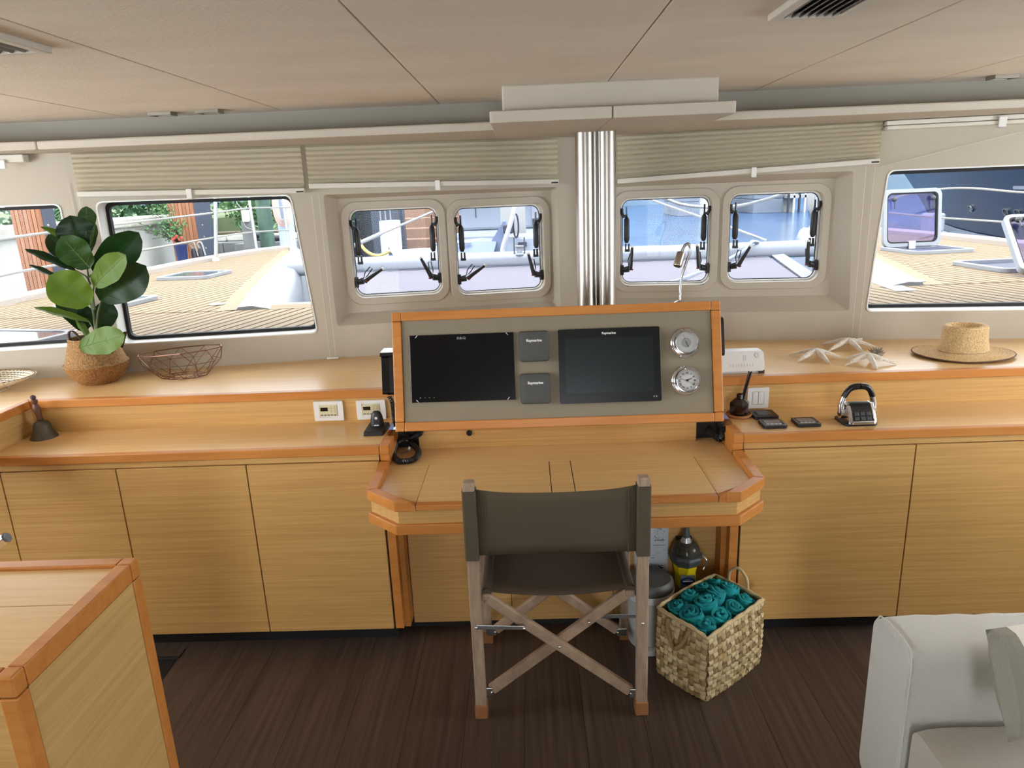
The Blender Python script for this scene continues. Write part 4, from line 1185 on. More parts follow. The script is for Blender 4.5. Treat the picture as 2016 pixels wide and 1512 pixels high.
m.build('wire_loops', SILW, r_)
MB().tube([pc0 + Vector((RX * 1.03 * math.cos(2 * math.pi * k / 48), RX * 0.76 * math.sin(2 * math.pi * k / 48), 0.054)) for k in range(48)], 0.0024, 6, closed=True).build('rim_wire', mat('rim_brown_wire', (128, 104, 78), 0.4, 0.7), r_)
MB().tube([pc0 + Vector((0.10 * math.cos(2 * math.pi * k / 32), 0.074 * math.sin(2 * math.pi * k / 32), -0.0005)) for k in range(32)], 0.0024, 6, closed=True).build('foot_ring', SILW, r_)

# ---- plant in a belly basket
PY = 2.95
pb = Vector((at(196, 745, PY).x, PY, 0.965))
SEA = mat('seagrass_upper', (186, 146, 96), 0.85, c2=(138, 98, 58), scale=150, bump=1.0, detail=2)
SEAL = mat('seagrass_lower', (176, 126, 66), 0.85, c2=(132, 88, 42), scale=150, bump=1.0, detail=2)
DBR = mat('dark_braid', (74, 50, 34), 0.8, var=0.3, scale=80)
bk = root('belly_basket', pb, 'seagrass belly basket holding the fiddle-leaf plant', 'basket')
def weave_wall(nm, prof, m_, parent, o, n_=72):
    rows = []
    steps = len(prof)
    for j, (r_, z_) in enumerate(prof):
        rows.append([o + Vector(((r_ + 0.0022 * (1 if (k // 2 + j) % 2 else -1)) * math.cos(2 * math.pi * k / n_), (r_ + 0.0022 * (1 if (k // 2 + j) % 2 else -1)) * math.sin(2 * math.pi * k / n_), z_)) for k in range(n_)])
    m = MB(); m.loft(rows, closed=True)
    return m.build(nm, m_, parent, smooth=80)
lowp = [(0.070 + 0.053 * math.sin(i / 12 * math.pi / 2), 0.086 * i / 12) for i in range(13)]
upp = [(0.123 - 0.036 * (i / 14) ** 0.8, 0.086 + 0.108 * i / 14) for i in range(15)]
weave_wall('lower_weave', lowp, SEAL, bk, pb)
weave_wall('upper_weave', upp, SEA, bk, pb)
MB().lathe([(0.0695, 0.002), (0.001, 0.002)], 36, org=pb).build('basket_bottom', SEAL, bk)
MB().tube([pb + Vector((0.1245 * math.cos(2 * math.pi * k / 60), 0.1245 * math.sin(2 * math.pi * k / 60), 0.087)) for k in range(60)], 0.0035, 6, closed=True).build('belly_seam', SEA, bk)
MB().tube([pb + Vector((0.087 * math.cos(2 * math.pi * k / 48), 0.087 * math.sin(2 * math.pi * k / 48), 0.196)) for k in range(48)], 0.0045, 6, closed=True).build('rim', SEA, bk)
for pts in ([(152, 697), (147, 685), (137, 665), (136, 655), (143, 652), (154, 662), (163, 676)], [(220, 695), (226, 680), (233, 665), (247, 654), (244, 668), (240, 684)]):
    yy = PY - 0.05 if pts[0][0] > 200 else PY - 0.03
    P_ = smooth_path([at(px, py, yy) for px, py in pts], 8)
    m = MB()
    for ph in (0, 2.1, 4.2):
        m.tube([p + Vector((0.003 * math.cos(i * 0.9 + ph), 0.003 * math.sin(i * 0.9 + ph), 0)) for i, p in enumerate(P_)], 0.003, 6)
    m.build('handle', DBR, bk)
soil = mat('soil', (50, 38, 28), 0.95)
MB().lathe([(0.086, 0.150), (0.001, 0.155)], 32, org=pb).build('soil', soil, bk)

LFD = mat('leaf_dark_green', (22, 54, 18), 0.4, c2=(16, 42, 14), scale=9, spec=0.35, transl=0.08)
LFM = mat('leaf_mid_green', (40, 78, 18), 0.45, c2=(30, 62, 15), scale=9, spec=0.35, transl=0.15)
LFL = mat('leaf_light_green', (92, 120, 28), 0.5, c2=(78, 106, 24), scale=9, spec=0.35, transl=0.2)
VEINL = mat('leaf_vein', (96, 128, 60), 0.5)
STEM = mat('plant_stem', (84, 96, 56), 0.6, var=0.3, scale=30)
fp = root('fiddle_leaf_plant', pb + Vector((0, 0, 0.155)), 'dark and light green fiddle-leaf plant growing from the belly basket', 'plant')
def leaf(b, t, hw, m_, tilt=0.0, fold=0.25, droop=0.0, dy=(0.0, 0.0), wav=0.06):
    b_ = at(b[0], b[1], PY + dy[0]); t_ = at(t[0], t[1], PY + dy[1])
    ax = t_ - b_
    L = ax.length
    ax.normalize()
    view = (b_ + t_) * 0.5 - CAM
    view.normalize()
    side = ax.cross(view).normalized()
    nrm = side.cross(ax).normalized()
    if nrm.dot(view) > 0: nrm = -nrm
    ca, sa = math.cos(tilt), math.sin(tilt)
    s2 = side * ca + nrm * sa
    n2 = nrm * ca - side * sa
    W_ = hw * 0.0023
    rows = []
    NU, NV = 14, 8
    for i in range(NU + 1):
        u = i / NU
        wd = W_ * (max(0.0, math.sin(math.pi * u ** 0.72)) ** 0.55) * (0.72 + 0.42 * u - 0.10 * math.sin(2 * math.pi * u))
        if u < 0.08: wd *= u / 0.08
        p = b_ + ax * (L * u) + n2 * (droop * L * math.sin(math.pi * u))
        row = []
        for j in range(NV + 1):
            v = 2 * j / NV - 1
            wave = wav * W_ * math.sin(u * 17 + (1 if v > 0 else 2)) * abs(v)
            rib = 0.05 * W_ * math.cos(u * 40) * (1 - abs(v)) * abs(v) * 3
            row.append(p + s2 * (wd * v) + n2 * (fold * wd * abs(v) + wave + rib))
        rows.append(row)
    m = MB(); m.loft(rows)
    lf = m.build('leaf', m_, fp, smooth=80)
    mid = [rows[i][NV // 2] + n2 * 0.0006 for i in range(NU + 1)]
    v_ = MB(); v_.tube(mid, [0.0022 * (1 - 0.8 * i / NU) for i in range(NU + 1)], 5)
    for i in range(2, NU - 2, 2):
        for sgn in (-1, 1):
            jj = NV // 2
            a0 = rows[i][jj]; a1 = rows[min(NU, i + 2)][jj + sgn * (NV // 2 - 1)]
            v_.tube([a0, a0.lerp(a1, 0.5) - n2 * 0.0, a1], [0.0010, 0.0007, 0.0004], 4)
    v_.build('vein', VEINL if m_ is not LFD else LFM, lf)
    return b_
leaf((172, 455), (170, 406), 16, LFM, 0.2, dy=(0.02, 0.02))
leaf((163, 500), (138, 424), 34, LFD, 0.1, dy=(-0.01, -0.02))
leaf((176, 500), (188, 440), 9, LFM, 0.9, dy=(0.0, 0.0))
leaf((152, 482), (80, 446), 11, LFL, 1.0, dy=(0.0, -0.03))
leaf((168, 528), (94, 462), 25, LFD, 0.3, dy=(0.02, 0.05))
leaf((178, 528), (120, 465), 30, LFM, -0.25, dy=(-0.03, -0.08))
leaf((186, 540), (274, 458), 33, LFD, 0.15, dy=(0.01, 0.03))
leaf((184, 562), (248, 502), 26, LFL, -0.35, dy=(-0.03, -0.08))
leaf((196, 590), (288, 524), 38, LFD, 0.1, dy=(0.0, 0.0))
leaf((180, 598), (96, 543), 37, LFL, -0.1, dy=(-0.04, -0.10))
leaf((150, 534), (49, 490), 13, LFD, 0.9, dy=(0.02, 0.0))
leaf((130, 556), (57, 521), 10, LFD, 1.0, dy=(0.03, 0.02))
leaf((176, 634), (67, 605), 15, LFL, 1.05, dy=(-0.02, -0.06))
leaf((172, 655), (112, 584), 18, LFD, 0.2, dy=(0.03, 0.06))
leaf((192, 655), (214, 592), 24, LFD, 0.3, dy=(0.02, 0.05))
leaf((170, 648), (165, 600), 16, LFD, 0.3, dy=(0.04, 0.05))
leaf((176, 668), (150, 628), 10, LFL, 0.8, dy=(0.0, 0.02))
leaf((156, 684), (246, 660), 27, LFL, -0.2, dy=(-0.112, -0.125), fold=0.06)
m = MB()
for pts in ([(190, 690), (188, 650), (183, 610), (176, 560), (170, 510), (170, 455)], [(190, 655), (192, 620), (200, 590)], [(187, 640), (183, 615), (178, 597)], [(186, 610), (183, 580), (186, 558)], [(178, 560), (170, 545), (150, 533)], [(180, 575), (160, 565), (130, 556)], [(176, 545), (182, 540), (188, 538)], [(190, 668), (186, 650), (176, 634)]):
    P_ = smooth_path([at(px, py, PY) for px, py in pts], 5)
    m.tube(P_, [0.0055 - 0.003 * i / len(P_) for i in range(len(P_))], 7)
m.build('stem', STEM, fp, smooth=60)

# ================================================================== chair, basket, bin, beacon, chart
CW = mat('weathered_teak', (176, 152, 128), 0.75, c2=(142, 120, 100), scale=1.0, stretch=(60, 60, 9), bump=0.15)
CWX = mat('weathered_teak_cross', (178, 152, 126), 0.75, c2=(146, 122, 100), scale=18, bump=0.1)
CAP = mat('orange_leather_foot', (158, 104, 60), 0.6, var=0.2, scale=40)
CAN = mat('olive_canvas', (98, 87, 68), 0.9, var=0.08, scale=300, bump=0.15, transl=0.25)
CANS = mat('olive_canvas_seat', (86, 72, 58), 0.9, var=0.08, scale=300, bump=0.15, transl=0.1)
ch = root('director_chair', (0.068, 2.2, 0.0), 'weathered folding director chair with olive canvas facing the desk', 'chair')
XL, XR, YB, YF = -0.198, 0.335, 2.003, 2.41
for x in (XL, XR):
    m = MB(); m.box(x - 0.018, x + 0.018, YB - 0.018, YB + 0.018, 0.0 + 0.012, 0.848); m.build('back_post', CW, ch, bevel=0.004)
    m = MB(); m.box(x - 0.021, x + 0.021, YB - 0.021, YB + 0.021, 0.0, 0.052); m.build('foot_cap', CAP, ch, bevel=0.003)
    m = MB(); m.box(x - 0.018, x + 0.018, YF - 0.018, YF + 0.018, 0.012, 0.475); m.build('front_leg', CW, ch, bevel=0.004)
    m = MB(); m.box(x - 0.021, x + 0.021, YF - 0.021, YF + 0.021, 0.0, 0.052); m.build('foot_cap', CAP, ch, bevel=0.003)
    sg = 1 if x < 0 else -1
    xs = x + sg * 0.036
    m = MB(); m.box(xs - 0.014, xs + 0.014, YB + 0.005, YF - 0.012, 0.430, 0.452); m.build('seat_rail', CW, ch, bevel=0.005)
for y, d in ((YB + 0.026, 0.0), (YF - 0.045, 0.0)):
    for s_, off in ((1, -0.011), (-1, 0.011)):
        xa = XL + 0.036 if s_ > 0 else XR - 0.036
        xb_ = XR - 0.034 if s_ > 0 else XL + 0.034
        m = MB(); m.bar((xa, y + off, 0.436), (xb_, y + off, 0.072), 0.020, 0.036, (0, 1, 0) if False else (0, 0, 1)); m.build('cross_brace', CWX, ch, bevel=0.004)
        e = Vector((xb_, y + off, 0.072))
        m = MB(); m.box(min(xb_, xb_ + s_ * 0.03) - 0.004, max(xb_, xb_ + s_ * 0.03) + 0.004, y + off - 0.014 - 0.002, y + off - 0.011, 0.056, 0.088); m.build('hinge_plate', STEEL, ch, bevel=0.002)
        MB().ball((xb_, y + off - 0.0165, 0.072), 0.0045, 10, 6).build('rivet', CHROME, ch, smooth=60)
    MB().ball((0.068, y - 0.022, 0.254), 0.0055, 10, 6).build('rivet', CHROME, ch, smooth=60)
for a, b in (((XL, YB - 0.020, 0.352), (-0.045, YB - 0.010, 0.338)), ((XR, YB + 0.020, 0.352), (0.19, YB + 0.042, 0.338))):
    m = MB(); m.bar(a, b, 0.003, 0.014, (0, 0, 1)); m.build('steel_link', STEEL, ch, bevel=0.001)
    MB().ball((a[0], a[1] - 0.003, a[2]), 0.005, 10, 6).build('rivet', CHROME, ch, smooth=60)
    MB().ball((b[0], b[1] - 0.003, b[2]), 0.005, 10, 6).build('rivet', CHROME, ch, smooth=60)
MB().ball((XR, YB - 0.0195, 0.350), 0.0055, 10, 6).build('rivet', CHROME, ch, smooth=60)
MB().ball((0.166, YB + 0.010, 0.338), 0.0045, 10, 6).build('rivet', CHROME, ch, smooth=60)
# canvas back with sleeves
rows = []
NX = 24
for i in range(NX + 1):
    t = i / NX
    x = XL + 0.020 + (XR - XL - 0.040) * t
    sag = 0.030 * math.sin(math.pi * t)
    row = []
    for j in range(7):
        v = j / 6
        z_ = 0.600 + 0.212 * v + (0.012 * (2 * t - 1) ** 4) * v
        row.append(Vector((x, YB + 0.012 - sag * 0.2 + 0.018 * math.sin(math.pi * t) * (0.6 - v) - 0.020, z_)))
    rows.append(row)
m = MB(); m.loft(rows)
bkc = m.build('canvas_back', CAN, ch, smooth=80)
sd_ = bkc.modifiers.new('thick', 'SOLIDIFY'); sd_.thickness = 0.0022
for x, tt in ((XL, 0.0), (XR, 1.0)):
    m = MB(); m.plate(rrect(x - 0.0215, x + 0.0215, YB - 0.0215, YB + 0.0215, 0.006, 3), [rrect(x - 0.019, x + 0.019, YB - 0.019, YB + 0.019, 0.004, 3)], W3, 0.588, 0.822); m.build('canvas_sleeve', CAN, ch)
for x in (XL + 0.046, XR - 0.046):
    MB().tube([Vector((x, YB - 0.011, 0.600)), Vector((x, YB - 0.011, 0.812))], 0.0022, 5).build('stitched_seam', CANS, ch)
# canvas seat
rows = []
for i in range(NX + 1):
    t = i / NX
    x = XL + 0.036 + (XR - XL - 0.072) * t
    row = []
    for j in range(9):
        v = j / 8
        row.append(Vector((x, YB + 0.022 + (YF - YB - 0.05) * v, 0.455 - 0.030 * math.sin(math.pi * t) ** 0.7 * (0.5 + 0.5 * math.sin(math.pi * (0.15 + 0.7 * v))) + 0.004)))
    rows.append(row)
m = MB(); m.loft(rows); st_ = m.build('canvas_seat', CANS, ch, smooth=80)
sd_ = st_.modifiers.new('thick', 'SOLIDIFY'); sd_.thickness = 0.003
for x in (XL + 0.036, XR - 0.036):
    MB().tube([Vector((x, YB + 0.012, 0.452)), Vector((x, YF - 0.02, 0.452))], 0.0165, 10).build('canvas_hem', CANS, ch, smooth=60)

# ---- woven basket
WV = [mat('palm_splint_pale', (206, 184, 140), 0.75, var=0.18, scale=70, bump=0.25), mat('palm_splint_tan', (180, 152, 104), 0.75, var=0.2, scale=70, bump=0.25), mat('palm_splint_brown', (152, 124, 80), 0.75, var=0.2, scale=70, bump=0.25)]
wb = root('woven_basket', (0.61, 2.22, 0.0), 'square woven palm basket full of rolled teal towels', 'basket')
A_ = Vector((0.560, 2.042, 0)); B_ = Vector((0.805, 2.242, 0)); C_ = Vector((0.672, 2.403, 0)); D_ = Vector((0.424, 2.205, 0))
corn = [A_, B_, C_, D_]
ctr = sum(corn, Vector()) / 4
HB = 0.256
def bpt(side, t, h, off):
    p, q_ = corn[side], corn[(side + 1) % 4]
    e = (q_ - p).normalized(); nrm = Vector((e.y, -e.x, 0))
    if nrm.dot(p - ctr) < 0: nrm = -nrm
    hh = h / HB
    bulge = 0.016 * math.sin(math.pi * t) * (0.5 + 0.5 * math.sin(math.pi * min(1, hh * 1.1))) + 0.006 * math.sin(math.pi * hh)
    near = max(0.0, 1 - t * 3) if side == 0 else (max(0.0, 1 - (1 - t) * 3) if side == 3 else 0.0)
    lift = 0.016 * near * hh
    base = p.lerp(q_, t) + nrm * (bulge + off)
    return base + Vector((0, 0, h * (1 + 0.03 * (t if side == 1 else (1 - t if side == 2 and False else (1 if side == 2 else 0)))) - lift))
rnd = random.Random(7)
wid = 0.0205
for side in range(4):
    L_ = (corn[(side + 1) % 4] - corn[side]).length
    nv = round(L_ / wid)
    nh = round(HB / wid)
    for h in range(nh):
        rows = []
        for i in range(nv * 4 + 1):
            t = i / (nv * 4)
            off = 0.0042 * math.cos(math.pi * (t * nv - 0.5) + (math.pi if h % 2 else 0))
            z0_, z1_ = (h + 0.04) * HB / nh, (h + 0.96) * HB / nh
            rows.append([bpt(side, t, z0_, off - 0.001), bpt(side, t, (z0_ + z1_) / 2, off + 0.0012), bpt(side, t, z1_, off - 0.001)])
        m = MB(); m.loft(rows); m.build('splint', WV[rnd.choice((0, 0, 1, 1, 2))], wb, smooth=80)
    for v in range(nv):
        rows = []
        for i in range(nh * 4 + 1):
            z_ = HB * i / (nh * 4)
            off = -0.0042 * math.cos(math.pi * (i / 4 - 0.5) + (math.pi if v % 2 else 0))
            t0_, t1_ = (v + 0.04) / nv, (v + 0.96) / nv
            rows.append([bpt(side, t0_, z_, off - 0.001), bpt(side, (t0_ + t1_) / 2, z_, off + 0.0012), bpt(side, t1_, z_, off - 0.001)])
        m = MB(); m.loft(rows); m.build('splint', WV[rnd.choice((0, 0, 0, 1, 2))], wb, smooth=80)
    m = MB(); m.loft([[bpt(side, i / 10, HB * j / 6, -0.009) for j in range(7)] for i in range(11)]); m.build('lining', WV[2], wb, smooth=80)
rimp = [bpt(s_, i / 12, HB + 0.004, -0.003) for s_ in range(4) for i in range(12)]
m = MB()
for ph in (0, math.pi):
    m.tube([p + Vector((0.002 * math.cos(i * 1.3 + ph), 0.002 * math.sin(i * 1.3 + ph), 0.002 * math.sin(i * 1.3 + ph))) for i, p in enumerate(rimp)], 0.0058, 7, closed=True)
m.build('rolled_rim', WV[0], wb, smooth=70)
MB().prism([(p.x, p.y) for p in corn], W3, 0.003, 0.008).build('basket_floor', WV[2], wb)
hp = [bpt(1, 0.72, HB + 0.0, 0.0), bpt(1, 0.70, HB + 0.045, 0.006), bpt(1, 0.55, HB + 0.068, 0.010), bpt(1, 0.38, HB + 0.045, 0.008), bpt(1, 0.32, HB, 0.0)]
MB().tube(smooth_path(hp, 7), 0.0055, 8).build('handle', WV[0], wb, smooth=60)
hp = [bpt(3, 0.28, HB, 0.010), bpt(3, 0.30, HB - 0.03, 0.016), bpt(3, 0.45, HB - 0.085, 0.016), bpt(3, 0.60, HB - 0.065, 0.016), bpt(3, 0.70, HB, 0.010)]
P_ = smooth_path(hp, 7)
MB().tube(P_, 0.008, 8).build('handle', WV[2], wb, smooth=60)

# ---- rolled towels
TEAL = [mat('teal_towel', (14, 150, 154), 0.9, var=0.12, scale=260, bump=0.2), mat('teal_towel_deep', (10, 138, 144), 0.9, var=0.12, scale=260, bump=0.2)]
TIN = mat('towel_inner_shadow_cloth', (4, 62, 70), 0.95)
def towel(a_, b_, z, r, tilt, az, seed, label, L=0.17):
    c = A_ + (B_ - A_) * a_ + (D_ - A_) * b_ + Vector((0, 0, z))
    rn = random.Random(seed)
    ax = Vector((math.sin(tilt) * math.cos(az), math.sin(tilt) * math.sin(az), math.cos(tilt)))
    u = ax.cross(Vector((0.3, 1, 0.1))).normalized(); v = ax.cross(u)
    r_ = root('rolled_towel', c - ax * L, label, 'towel', 'rolled teal towels in the woven basket')
    turns = rn.choice((2.2, 2.6, 3.0))
    ns = 70
    th0 = rn.uniform(0, 6.28)
    sq = rn.uniform(0.75, 1.0); sqa = rn.uniform(0, 3.14)
    def P(i, s_):
        t = i / ns
        a = th0 + turns * 2 * math.pi * t
        rr = r * (0.12 + 0.88 * t)
        rr *= 1 + 0.10 * math.sin(3 * a + seed) * t + 0.06 * noise.noise(Vector((a * 1.3, s_ * 6 + seed, seed)))
        x, y = rr * math.cos(a), rr * math.sin(a) * sq
        X, Y = x * math.cos(sqa) - y * math.sin(sqa), x * math.sin(sqa) + y * math.cos(sqa)
        dome = -0.016 * t * t + 0.010 * noise.noise(Vector((a * 0.9, seed * 1.7, 2)))
        return c + u * X + v * Y + ax * (-(s_) * L + (dome if s_ == 0 else 0) + (dome * 0.5 if s_ < 0.3 and s_ > 0 else 0))
    rows = [[P(i, s_) for i in range(ns + 1)] for s_ in (0, 0.04, 0.12, 0.25, 0.5, 1.0)]
    m = MB(); m.loft(rows)
    o = m.build('roll', TEAL[seed % 2], r_, smooth=80)
    so = o.modifiers.new('cloth', 'SOLIDIFY'); so.thickness = min(0.012, r * 0.62 / turns); so.offset = 0
    bv = o.modifiers.new('soft', 'BEVEL'); bv.width = 0.003; bv.segments = 2
    return r_
tw = [(0.13, 0.20, .262, .041, .30, 4.0, 'rolled teal towel in the near corner of the basket'), (0.38, 0.17, .266, .039, .28, 5.2, 'rolled teal towel along the front right rim, second from the near corner'),
      (0.63, 0.17, .262, .039, .25, 5.4, 'rolled teal towel along the front right rim, third from the near corner'), (0.87, 0.20, .262, .037, .30, 0.2, 'rolled teal towel in the right corner of the basket'),
      (0.12, 0.50, .280, .040, .30, 3.4, 'rolled teal towel at the middle of the left rim of the basket'), (0.37, 0.49, .296, .041, .15, 4.0, 'rolled teal towel with tight swirl in the basket middle, nearer the left rim'),
      (0.62, 0.50, .296, .041, .35, 0.7, 'slanted rolled teal towel in the basket middle, nearer the right rim'), (0.87, 0.52, .280, .039, .30, 0.6, 'rolled teal towel at the middle of the right rim of the basket'),
      (0.14, 0.81, .272, .038, .30, 3.0, 'rolled teal towel in the left corner of the basket'), (0.38, 0.82, .282, .040, .25, 2.4, 'rolled teal towel along the back rim, second from the left corner'),
      (0.63, 0.82, .282, .040, .25, 2.0, 'rolled teal towel along the back rim, third from the left corner'), (0.86, 0.81, .274, .037, .30, 1.4, 'rolled teal towel in the far corner of the basket')]
for k, (a_, b_, z, r, tl, az, lab) in enumerate(tw):
    towel(a_, b_, z + 0.010, r, tl, az, k + 3, lab)

# ---- grey waste bin
BING = mat('grey_bin', (168, 168, 164), 0.5)
BINL = mat('dark_bin_lid', (72, 70, 66), 0.5)
r_ = root('waste_bin', (0.41, 2.40, 0.0), 'round grey waste bin with dark lid between chair and basket', 'bin')
bo = Vector((0.428, 2.395, 0))
MB().lathe([(0.074, 0.0), (0.080, 0.01), (0.086, 0.215), (0.083, 0.215)], 40, org=bo).build('bucket', BING, r_, smooth=40)
MB().lathe([(0.090, 0.205), (0.092, 0.212), (0.092, 0.232), (0.088, 0.235)], 40, org=bo).build('liner_band', mat('bag_edge', (206, 206, 208), 0.5), r_, smooth=40)
MB().lathe([(0.090, 0.232), (0.091, 0.240), (0.088, 0.262), (0.078, 0.272), (0.002, 0.277)], 40, org=bo).build('lid', BINL, r_, smooth=40)
MB().fbox(W3, 0.400, 0.456, 2.285, 2.318, 0.0, 0.022).build('pedal', BING, r_, bevel=0.006)

# ---- emergency beacon on the knee panel
YEL = mat('yellow_plastic', (222, 200, 18), 0.4)
GRY = mat('dark_grey_plastic', (66, 70, 72), 0.5)
CLR = mat('smoky_clear_dome', (120, 116, 104), 0.08, trans=0.75, ior=1.3)
BLU = mat('navy_label', (26, 44, 112), 0.4)
bx_, by_ = 0.573, 2.445
eb = root('emergency_beacon', (bx_, by_, 0.20), 'yellow emergency radio beacon with grey collar and clear dome under the desk', 'beacon')
zb_ = 0.204
MB().lathe([(0.034, zb_), (0.040, zb_ + 0.008), (0.042, zb_ + 0.06), (0.050, zb_ + 0.10), (0.056, zb_ + 0.112)], 8, org=(bx_, by_, 0)).build('body', YEL, eb, bevel=0.003)
MB().lathe([(0.050, zb_ + 0.094), (0.060, zb_ + 0.110), (0.066, zb_ + 0.128), (0.060, zb_ + 0.136), (0.040, zb_ + 0.137)], 8, org=(bx_, by_, 0)).build('collar', GRY, eb, bevel=0.003)
MB().lathe([(0.052, zb_ + 0.135), (0.052, zb_ + 0.152), (0.044, zb_ + 0.172), (0.026, zb_ + 0.184), (0.012, zb_ + 0.187)], 32, org=(bx_, by_, 0)).build('dome', CLR, eb, smooth=50)
MB().lathe([(0.026, zb_ + 0.137), (0.026, zb_ + 0.16), (0.01, zb_ + 0.163)], 20, org=(bx_, by_, 0)).build('lamp_core', mat('beacon_core', (86, 74, 46), 0.5), eb)
MB().lathe([(0.024, zb_ + 0.166), (0.021, zb_ + 0.186), (0.013, zb_ + 0.206)], 24, org=(bx_, by_, 0)).build('antenna_base', mat('beacon_silver', (176, 176, 172), 0.35, 0.5), eb, smooth=40)
MB().lathe([(0.015, zb_ + 0.196), (0.012, zb_ + 0.224), (0.006, zb_ + 0.26), (0.004, zb_ + 0.32)], 16, org=(bx_, by_, 0)).build('antenna_boot', GRY, eb, smooth=40)
fn = lambda x, y, z: Vector((bx_ + x * 0.9, by_ - 0.041 - z, zb_ + 0.036 + y))
MB().prism([(0.030 * math.cos(2 * math.pi * k / 24), 0.016 * math.sin(2 * math.pi * k / 24) + 0.004) for k in range(24)], fn, 0.0, 0.0035).build('oval_label', BLU, eb)
MB().fbox(fn, -0.030, 0.030, -0.030, 0.028, -0.004, 0.002).build('label_ground', mat('beacon_label_grey', (112, 116, 110), 0.5), eb)
MB().fbox(fn, -0.020, 0.022, 0.002, 0.0065, 0.003, 0.0042).build('label_line', LET, eb)
MB().fbox(fn, -0.009, 0.009, 0.010, 0.0125, 0.003, 0.0042).build('label_line', LETG, eb)
MB().box(bx_ - 0.03, bx_ + 0.03, 2.485, 2.5, zb_ - 0.002, zb_ + 0.18).build('bracket', BLACK, eb)
MB().fbox(W3, bx_ - 0.028, bx_ + 0.028, by_ + 0.035, 2.49, zb_ + 0.06, zb_ + 0.09).build('bracket_arm', BLACK, eb)
m = MB(); m.tube(smooth_path([(bx_ + 0.058, by_ - 0.02, zb_ + 0.135), (bx_ + 0.072, by_ - 0.03, zb_ + 0.12), (bx_ + 0.066, by_ - 0.03, zb_ + 0.095), (bx_ + 0.056, by_ - 0.04, zb_ + 0.085)], 5), 0.003, 6); m.build('release_pin', STEEL, eb)

# ---- laminated plan on the knee panel
PAP = mat('white_laminate', (202, 208, 214), 0.3)
ch_ = root('laminated_plan', (0.45, 2.499, 0.22), 'white laminated wiring plan fixed to the knee panel under the desk', 'plan')
fn = lambda a, b, c_: Vector((a, 2.4995 - c_, b))
MB().fbox(fn, 0.385, 0.516, 0.195, 0.45, 0.0, 0.002).build('sheet', PAP, ch_)
m = MB(); rn = random.Random(5)
def rect(a0, a1, b0, b1): m.fbox(fn, a0, a1, b0, b1, 0.0015, 0.0026)
for k in range(46):
    x = rn.uniform(0.460, 0.500); z_ = rn.uniform(0.362, 0.43)
    rect(x, x + rn.uniform(0.001, 0.004), z_, z_ + rn.uniform(0.001, 0.003))
rect(0.457, 0.503, 0.346, 0.3475)
for k in range(9):
    x = 0.462 + 0.0045 * k
    rect(x, x + 0.003, 0.366, 0.371 if k % 2 else 0.369)
for k in range(20):
    x = rn.uniform(0.458, 0.492); z_ = rn.uniform(0.238, 0.258)
    rect(x, x + rn.uniform(0.002, 0.008), z_, z_ + rn.uniform(0.002, 0.005))
for k in range(12):
    x = rn.uniform(0.40, 0.505); z_ = rn.uniform(0.27, 0.34)
    rect(x, x + rn.uniform(0.004, 0.02), z_, z_ + 0.0007)
m.build('print', mat('grey_black_print', (44, 46, 52), 0.6), ch_)

# ================================================================== galley island and sofa in the foreground
gi = root('galley_island', (-1.3, 1.2, 0.0), 'oak galley island with beech rims in the left foreground', 'island')
X1, Y0_, Y1_ = -0.902, 1.020, 1.432
zt_ = 0.93
MB().box(-2.3, X1 - 0.026, Y0_ + 0.03, Y1_ - 0.03, 0.05, zt_ - 0.012).build('carcase', GAP, gi)
MB().box(-2.3, X1 - 0.030, Y0_ + 0.034, 1.2535, zt_ - 0.022, zt_ - 0.008).build('top_panel', VENT, gi)
MB().box(-2.3, X1 - 0.030, 1.2565, Y1_ - 0.034, zt_ - 0.022, zt_ - 0.008).build('top_panel', VENT, gi)
MB().box(X1 - 0.032, X1, Y0_ + 0.033, Y1_ - 0.033, zt_ - 0.042, zt_).build('rim', EDGE, gi, bevel=0.003)
MB().box(-2.3, X1 - 0.033, Y1_ - 0.032, Y1_, zt_ - 0.042, zt_).build('rim', EDGE, gi, bevel=0.003)
MB().box(-2.3, X1 - 0.033, Y0_, Y0_ + 0.032, zt_ - 0.042, zt_).build('rim', EDGE, gi, bevel=0.003)
MB().box(X1 - 0.032, X1, Y1_ - 0.032, Y1_, zt_ - 0.042, zt_).build('corner_block', EDGE, gi, bevel=0.003)
MB().box(X1 - 0.032, X1, Y0_, Y0_ + 0.032, zt_ - 0.042, zt_).build('corner_block', EDGE, gi, bevel=0.004)
MB().box(X1 - 0.032, X1, Y1_ - 0.032, Y1_, 0.05, zt_ - 0.044).build('corner_post', EDGE, gi, bevel=0.003)
MB().box(X1 - 0.032, X1, Y0_, Y0_ + 0.032, 0.05, zt_ - 0.044).build('corner_post', EDGE, gi, bevel=0.003)
MB().box(X1 - 0.026, X1 - 0.003, Y0_ + 0.034, Y1_ - 0.034, 0.05, zt_ - 0.044).build('end_panel', VENY, gi)
MB().box(-2.3, X1 - 0.034, Y0_ + 0.004, Y0_ + 0.02, 0.05, zt_ - 0.044).build('front_panel', VEN, gi)
MB().box(-2.3, X1 - 0.034, Y1_ - 0.02, Y1_ - 0.004, 0.05, zt_ - 0.044).build('back_panel', VEN, gi)
MB().box(-2.25, X1 - 0.05, Y0_ + 0.05, Y1_ - 0.05, 0.0, 0.051).build('kickboard', KICK, gi)
fa = root('galley_tap', (-1.30, 1.27, 0.92), 'chrome galley tap reaching in at the left edge', 'tap')
MB().lathe([(0.026, 0.922), (0.026, 0.93), (0.016, 0.935), (0.016, 1.02), (0.012, 1.03)], 24, org=(-1.32, 1.30, 0)).build('base', CHROME, fa, smooth=40)
e1 = at(13, 1058, 1.30)
